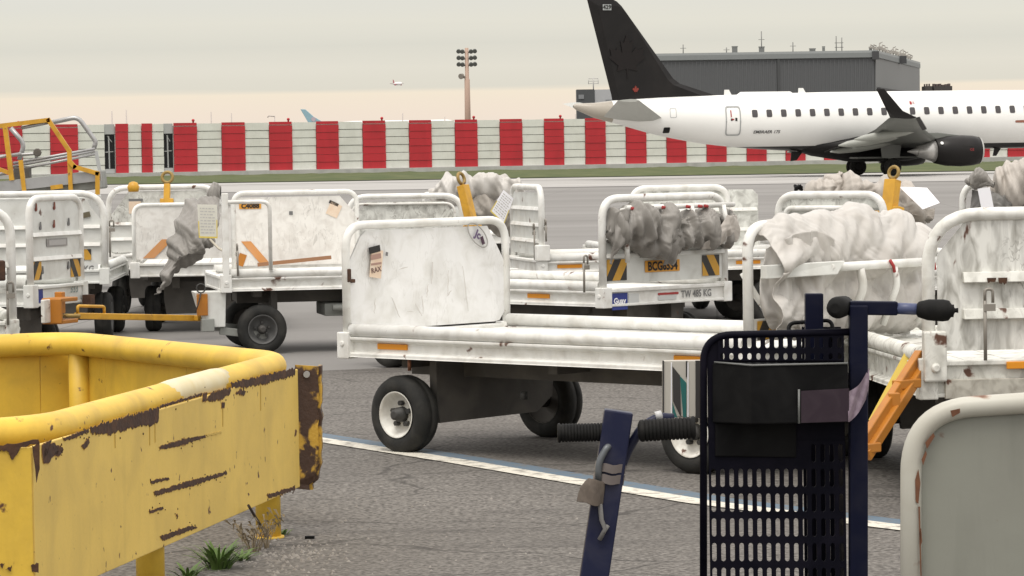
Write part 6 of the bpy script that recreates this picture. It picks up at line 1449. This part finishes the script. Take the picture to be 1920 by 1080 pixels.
# ------------------------------------------------------------------ yellow barrier
def build_barrier():
    Z = .70
    A0, B0, E0 = P(528, 684, Z), P(75, 811, Z), P(132, 643, Z)
    C0, D0 = P(-330, 834, Z), P(-330, 662, Z)
    base = Vector((A0.x, A0.y, 0))
    t = thing('guard_barrier', 'chipped yellow tubular guard barrier with steel plates in the left foreground', 'barrier', base)
    L = lambda p: Vector(p) - base
    mb = MB(); mb.tube(rpath([L(p) for p in (A0, B0, C0, D0, E0)], .22, 9, closed=True), .055, 18, closed=True); rail = mb.build('top_rail', YEL, t)
    mb = MB(); c0, c1 = A0.lerp(B0, .31), A0.lerp(B0, .56)
    mb.tube([L(c0.lerp(c1, k / 8)) + Vector((0, 0, .004)) for k in range(9)], [.052] + [.0558] * 7 + [.052], 18); mb.build('faded_patch', PALEYEL, rail)
    # posts
    def post(p, name='post', r=.052):
        mb = MB(); q = L(p); mb.tube([(q.x, q.y, 0), (q.x, q.y, Z - .02)], r, 16); mb.tube([(q.x, q.y, .0), (q.x, q.y, .012)], r * 1.25, 16); return mb.build(name, YEL, t)
    dab = (B0 - A0).normalized(); nab = Vector((dab.y, -dab.x, 0)); nab = nab if nab.y < 0 else -nab
    inward = -nab
    for f in (.085, .62): post(A0.lerp(B0, f) + inward * .0)
    dae = (E0 - A0).normalized(); nae = Vector((dae.y, -dae.x, 0)); nae = nae if nae.y > 0 else -nae
    post(E0 + (A0 - E0).normalized() * .1); post(E0.lerp(D0, .55)); post(B0.lerp(C0, .6))
    # front plate
    def plate(p0, p1, n, off, z0, z1, m, name, th=.012, split=()):
        cuts = [0] + list(split) + [1]; o = None; mb = MB()
        for a, b in zip(cuts[:-1], cuts[1:]):
            u, v = L(p0.lerp(p1, a)) + n * off, L(p0.lerp(p1, b)) + n * off; g = (v - u).normalized() * .0006
            mb.prism([Vector((u.x, u.y, z0)) + g, Vector((v.x, v.y, z0)) - g, Vector((v.x, v.y, z1)) - g, Vector((u.x, u.y, z1)) + g], n * th)
        return mb.build(name, m, t, bevel=.004)
    zt, zb = .682, .185
    fp = plate(A0, B0 + dab * .30, nab, .058, zb, zt, YELPLATE, 'front_plate')
    nbc = (C0 - B0).normalized(); n2 = Vector((nbc.y, -nbc.x, 0)); n2 = n2 if n2.y < 0 else -n2
    S0 = B0 + dab * .31 + nab * .066; plate(S0, C0 + dab * .33, n2, .0, zb, zt, YEL, 'side_plate', split=(.6,))
    ned = (D0 - E0).normalized(); n3 = Vector((ned.y, -ned.x, 0)); n3 = n3 if n3.y > 0 else -n3
    plate(E0, D0, n3, .03, zb, zt - .02, YEL, 'back_plate', split=(.12, .3, .55))
    plate(A0, E0, nae, .03, zb, zt - .02, YEL, 'back_plate', split=(.45, .85))
    # thick rusted end flange standing past the plate's far end
    mb = MB(); rr0 = random.Random(4); lft, rgt = [], []
    Yf = (A0 + nab * .07).y
    for k in range(25):
        f = k / 24; py = 684 + 232 * f
        lft.append(L(PD(553, py, Yf + .01))); w = 597 - 8 * max(0, (f - .72) / .28) + (5 * noise.noise(Vector((k * .55, 3, 1)))) - (9 if f > .93 else 0)
        rgt.append(L(PD(w, py + 3, Yf + .05)))
    mb.prism(lft + rgt[::-1], Vector((0, .012, 0))); ef = mb.build('end_flange', RUSTYEL, t)
    mb = MB(); mb.prism([v + Vector((-.004, .012, 0)) for v in rgt] + [v + Vector((.012, .012, 0)) for v in rgt[::-1]], Vector((0, .09, 0))); mb.build('flange_lip', RUSTYEL, ef)
    mb = MB(); mb.lathe([(-.008, .014), (.008, .014)], L(PD(575, 702, Yf + .02)), Vector((0, -1, 0)), 10); mb.build('bolt', STEEL, ef)
    # rust chips on the front plate, placed where the photo shows them
    org = A0 + nab * .0705; rr = random.Random(21)
    def hit(px, py):
        d = ray(px, py); k = (org - CAM_P).dot(nab) / d.dot(nab); return L(CAM_P + d * k)
    def chip(pts, m=RUSTY, jag=.006, th=.0022, n=5):
        W = [hit(*p) for p in pts]; out = []
        for a, b in zip(W, W[1:] + W[:1]):
            e = b - a; m_ = max(2, int(e.length / .012))
            for k in range(m_):
                f = k / m_; off = rr.uniform(-jag, jag) if k else 0
                tdir = e.normalized(); perp = tdir.cross(nab); out.append(a + e * f + perp * off)
        mb = MB(); mb.prism(out, nab * th)
        if m is RUSTY:
            c_ = sum(W, Vector()) / len(W); big = max((w - c_).length for w in W)
            for k in range(int(4 + big * 30)):
                e = rr.choice(out); q = e + Vector((0, 0, rr.gauss(0, .009))) + dab * rr.gauss(0, .012); r_ = rr.uniform(.0012, .0045)
                mb.prism([q + (dab * math.cos(k2 * 1.05) * rr.uniform(.6, 1.3) + Vector((0, 0, 1)) * math.sin(k2 * 1.05) * rr.uniform(.6, 1.3)) * r_ for k2 in range(6)], nab * th)
        o = mb.build('rust_chip', m, fp)
        if m is RUSTY and th > .002:
            c_ = sum(out, Vector()) / len(out); mh = MB(); mh.prism([p + (p - c_).normalized() * rr.uniform(.001, .006) for p in out], nab * .0012); mh.build('rust_halo', MATS['rust halo'], fp)
        return o
    chip([(168, 802), (298, 763), (296, 790), (285, 797), (240, 803), (205, 815), (170, 812)])
    chip([(118, 822), (165, 804), (166, 810), (122, 827)], jag=.003)
    chip([(300, 760), (378, 737), (378, 741), (300, 765)], jag=.003)
    chip([(395, 737), (432, 726), (430, 740), (415, 748), (393, 753), (388, 748)])
    chip([(380, 738), (388, 736), (386, 752), (379, 752)], jag=.002)
    chip([(432, 718), (553, 690), (552, 704), (520, 712), (495, 720), (484, 722), (452, 727), (434, 726)])
    chip([(442, 737), (452, 730), (461, 735), (455, 742)])
    chip([(152, 836), (165, 822), (167, 830), (158, 842)], jag=.003); chip([(82, 845), (100, 830), (118, 843), (98, 856), (88, 868), (80, 866)]); chip([(102, 848), (118, 843), (112, 853), (104, 855)], jag=.003)
    chip([(78, 835), (96, 826), (88, 850), (80, 862)], jag=.004)
    chip([(298, 838), (330, 827), (384, 815), (386, 820), (345, 833), (300, 843)], jag=.004); chip([(386, 815), (415, 808), (415, 812), (388, 818)], jag=.002, m=MATS['ochre stain'])
    chip([(288, 922), (350, 903), (424, 884), (425, 889), (360, 911), (290, 929)], jag=.0035)
    chip([(282, 901), (315, 895), (317, 899), (284, 907)], jag=.003); chip([(279, 958), (305, 950), (306, 954), (281, 963)], jag=.002)
    chip([(415, 756), (421, 755), (420, 764), (415, 765)], jag=.002); chip([(500, 928), (552, 912), (553, 918), (505, 934)], jag=.004)
    chip([(330, 965), (332, 964), (332, 968), (330, 968)], jag=.001); chip([(300, 1005), (360, 985), (370, 989), (305, 1014)], jag=.003)
    for x, y0, y1 in ((280, 800, 835), (290, 795, 830), (417, 765, 800), (215, 815, 840), (488, 722, 770)):
        chip([(x, y0), (x + 1.2, y0), (x + .8, y1), (x + .4, y1)], jag=.0, m=MATS['ochre stain'])
    # chips at the near corner of the side plate
    org2 = S0 + n2 * .0125
    def hit2(px, py):
        d = ray(px, py); k = (org2 - CAM_P).dot(n2) / d.dot(n2); return L(CAM_P + d * k)
    for pts in ([(-2, 835), (30, 832), (72, 824), (74, 832), (40, 838), (33, 850), (22, 862), (16, 848), (-2, 842)], [(60, 836), (74, 832), (74, 880), (68, 905), (66, 880)], [(0, 1058), (8, 1056), (4, 1066)], [(10, 1068), (22, 1060), (20, 1072)], [(58, 1060), (72, 1056), (72, 1074), (60, 1072)]):
        W = [hit2(*p) for p in pts]; out = []
        for a, b in zip(W, W[1:] + W[:1]):
            for k in range(4): out.append(a.lerp(b, k / 4) + Vector((0, 0, rr.uniform(-.004, .004) if k else 0)))
        mb = MB(); mb.prism(out, n2 * .0022); mb.build('rust_chip', RUSTY, t)
paint('ochre stain', (.58, .40, .09), .6)
paint('rust halo', (.40, .22, .05), .75, dirt=(.2, .09, .03), dirt_amt=.7, dirt_scale=40)
build_barrier()

# ------------------------------------------------------------------ weeds and gravel
def weed(label, c, n, h, spread, m, seed, flat=False, dry=False):
    rr = random.Random(seed); t = thing('weed', label, 'plant', c); mb = MB()
    for k in range(n):
        a = rr.uniform(0, 6.283); r0 = rr.uniform(0, spread * .35); hh = h * rr.uniform(.5, 1.1); ln = spread * rr.uniform(.4, 1.1); w = (.006 if dry else .0075) * rr.uniform(.7, 1.3)
        b = Vector((math.cos(a) * r0, math.sin(a) * r0, 0)); d = Vector((math.cos(a), math.sin(a), 0)); sd = Vector((-d.y, d.x, 0)); vs = []
        for i in range(6):
            q = i / 5; p = b + d * (ln * q ** 1.5) + Vector((0, 0, hh * (q - .35 * q ** 3 * (0 if dry else 1)))); ww = w * (1 - q) * (.6 + q * 1.6) if not dry else w * (1 - .7 * q) * .5
            vs += [p - sd * ww, p + sd * ww]
        mb.add(vs, [(2 * i, 2 * i + 1, 2 * i + 3, 2 * i + 2) for i in range(5)], True)
        if dry:
            for i in range(2, 6):
                p = (vs[2 * i] + vs[2 * i + 1]) / 2; e = Vector((rr.uniform(-1, 1), rr.uniform(-1, 1), rr.uniform(.2, 1))) * .035; mb.add([p, p + e, p + e * .8 + Vector((.008, 0, .006))], [(0, 1, 2)])
    mb.build('foliage' if not dry else 'stalks', m, t, fix=False)
    return t
weed('bright green weed tuft growing under the yellow barrier plate', P(410, 1068), 95, .15, .14, GRASSBLADE, 1)
weed('small low green weed right of the bigger tuft', P(452, 1052), 22, .06, .09, GRASSBLADE, 2)
weed('green weed at the bottom edge beside the nearer barrier post', P(352, 1085), 26, .08, .12, GRASSBLADE, 5)
weed('dry brown weed stalks at the foot of the barrier post', P(474, 1036), 24, .13, .11, DRYWEED, 3, dry=True)
weed('short green sprig at the right of the barrier post foot', P(530, 1005), 18, .05, .06, GRASSBLADE, 8)
weed('dry brown grass wisps leaning on the far barrier post', P(498, 1030), 9, .10, .07, DRYWEED, 9, dry=True)
mb = MB(); c0 = L0 = P(468, 905, .2); mb.tube([P(466, 948, .22), P(478, 968, .15), P(492, 990, .08), P(498, 1005, .03)], .006, 6); o = mb.build('twig', paint('dark twig', (.05, .035, .025), .8), None, origin=P(485, 980, .1)); tag(o, 'thin dark twig leaning against the barrier post', 'twig')
rr = random.Random(13); mb = MB()
for k in range(420):
    px, py = (rr.gauss(535, 62), rr.gauss(1040, 20)) if k < 260 else (rr.uniform(300, 1100), rr.uniform(930, 1079))
    p = P(px, py); r = rr.uniform(.003, .011) * (1 if k < 260 else .7)
    vs = []
    for i in range(6):
        a = i * 1.047 + rr.uniform(-.2, .2); vs.append(p + Vector((math.cos(a) * r * rr.uniform(.7, 1.2), math.sin(a) * r * rr.uniform(.7, 1.2), .004)))
    vs += [p + Vector((rr.uniform(-.3, .3) * r, rr.uniform(-.3, .3) * r, .004 + r * rr.uniform(.7, 1.3)))]
    mb.add(vs, [(i, (i + 1) % 6, 6) for i in range(6)])
tag(mb.build('gravel', PEBBLE, None), kind='stuff')
mb = MB(); p = P(580, 1012, 0); mb.prism([p + Vector((-.018, -.01, .004)), p + Vector((.02, -.012, .004)), p + Vector((.022, .008, .004)), p + Vector((-.014, .012, .004))], (0, 0, .012)); o = mb.build('rubber_scrap', BLACK, None, origin=p); tag(o, 'small dark scrap of rubber lying on the asphalt right of the barrier post', 'scrap')

# ------------------------------------------------------------------ belt loader with rails, far left
def build_loader():
    Y = 40.0; base = PD(60, 340, Y); base.z = 0
    t = thing('belt_loader', 'belt loader with yellow and silver hand rails at the far left', 'belt loader', base)
    def q(px, py, dy=0.0): return PD(px, py, Y + dy) - base
    s = Y / F_PX
    mb = MB(); mb.bar(q(-120, 372, .2), q(192, 336, .2), .9, .22, up=(0, 0, 1)); mb.build('conveyor', UNDERGREY, t, bevel=.02)
    mb = MB(); mb.bar(q(-120, 365, -.28), q(190, 329, -.28), .06, .12); mb.build('conveyor_edge', STEEL, t)
    mb = MB(); mb.bar(q(95, 352, -.3), q(118, 349, -.3), .03, .05); mb.build('side_lamp', TOWYEL, t)
    b = q(30, 450); mb = MB(); mb.box((b.x - .4, .3, .75), (2.6, 1.3, .75)); mb.build('chassis', CARTGREY, t, bevel=.04)
    mb = MB(); mb.box((b.x - .9, .2, 1.2), (.8, .9, .35)); mb.build('cab_seat', BLACK, t, bevel=.03)
    for x in (-1.3, .6):
        for y in (-.3, .9):
            mb = MB(); mb.lathe([(-.1, .2), (-.11, .32), (.11, .32), (.1, .2)], (b.x - .4 + x, y, .32), (0, 1, 0), 24); mb.build('wheel', TYRE, t)
    def rail(name, pts, m, w, dy, round_=False):
        mb = MB(); P_ = [q(x, y, dy) for x, y in pts]
        if round_: mb.tube(rpath(P_, .08, 4), w, 8)
        else:
            for a, c in zip(P_[:-1], P_[1:]):
                d = (c - a).normalized() * (w * .35); mb.bar(a - d, c + d, w, w, up=(0, 1, 0))
        return mb.build(name, m, t)
    rail('yellow_rail', [(-60, 244), (0, 236), (91, 225), (130, 283), (133, 360)], TOWYEL, .05, -.3)
    rail('yellow_rail', [(10, 240), (22, 335)], TOWYEL, .055, -.3)
    rail('yellow_rail', [(39, 303), (46, 360)], TOWYEL, .05, -.3)
    rail('yellow_rail', [(133, 305), (140, 313), (183, 325), (183, 362)], TOWYEL, .05, -.32)
    rail('yellow_rail', [(-40, 303), (22, 326)], TOWYEL, .045, -.28)
    rail('silver_rail', [(20, 240), (46, 270), (36, 300)], STEEL, .028, .4, True)
    rail('silver_rail', [(40, 240), (90, 230)], STEEL, .02, -.28, True)
    rail('silver_rail', [(91, 231), (146, 219), (180, 266), (176, 278)], STEEL, .028, .45, True)
    rail('silver_rail', [(-40, 301), (40, 288)], STEEL, .018, -.2, True); rail('silver_rail', [(-40, 296), (68, 288), (68, 296)], STEEL, .018, .1, True)
    for y0 in (306, 312, 320): rail('silver_rail', [(25, y0), (178, y0 - 27 - (y0 - 306) * .3)], STEEL, .016, .1, True)
    rail('silver_rail', [(180, 285), (192, 345)], FGREY, .04, .45)
    rail('silver_rail', [(-40, 334), (25, 322)], STEEL, .02, -.1, True)
    mb = MB(); mb.box(q(43, 338, .1), (.18, .2, .3)); mb.tube([q(30, 310, .1), q(30, 350, .1)], .03, 8); mb.tube([q(52, 312, .1), q(52, 345, .1)], .03, 8); mb.lathe([(-.02, .05), (.02, .05)], q(70, 286, .1), (0, 1, 0), 10); mb.build('pivot', UNDER, t, bevel=.01)
build_loader()
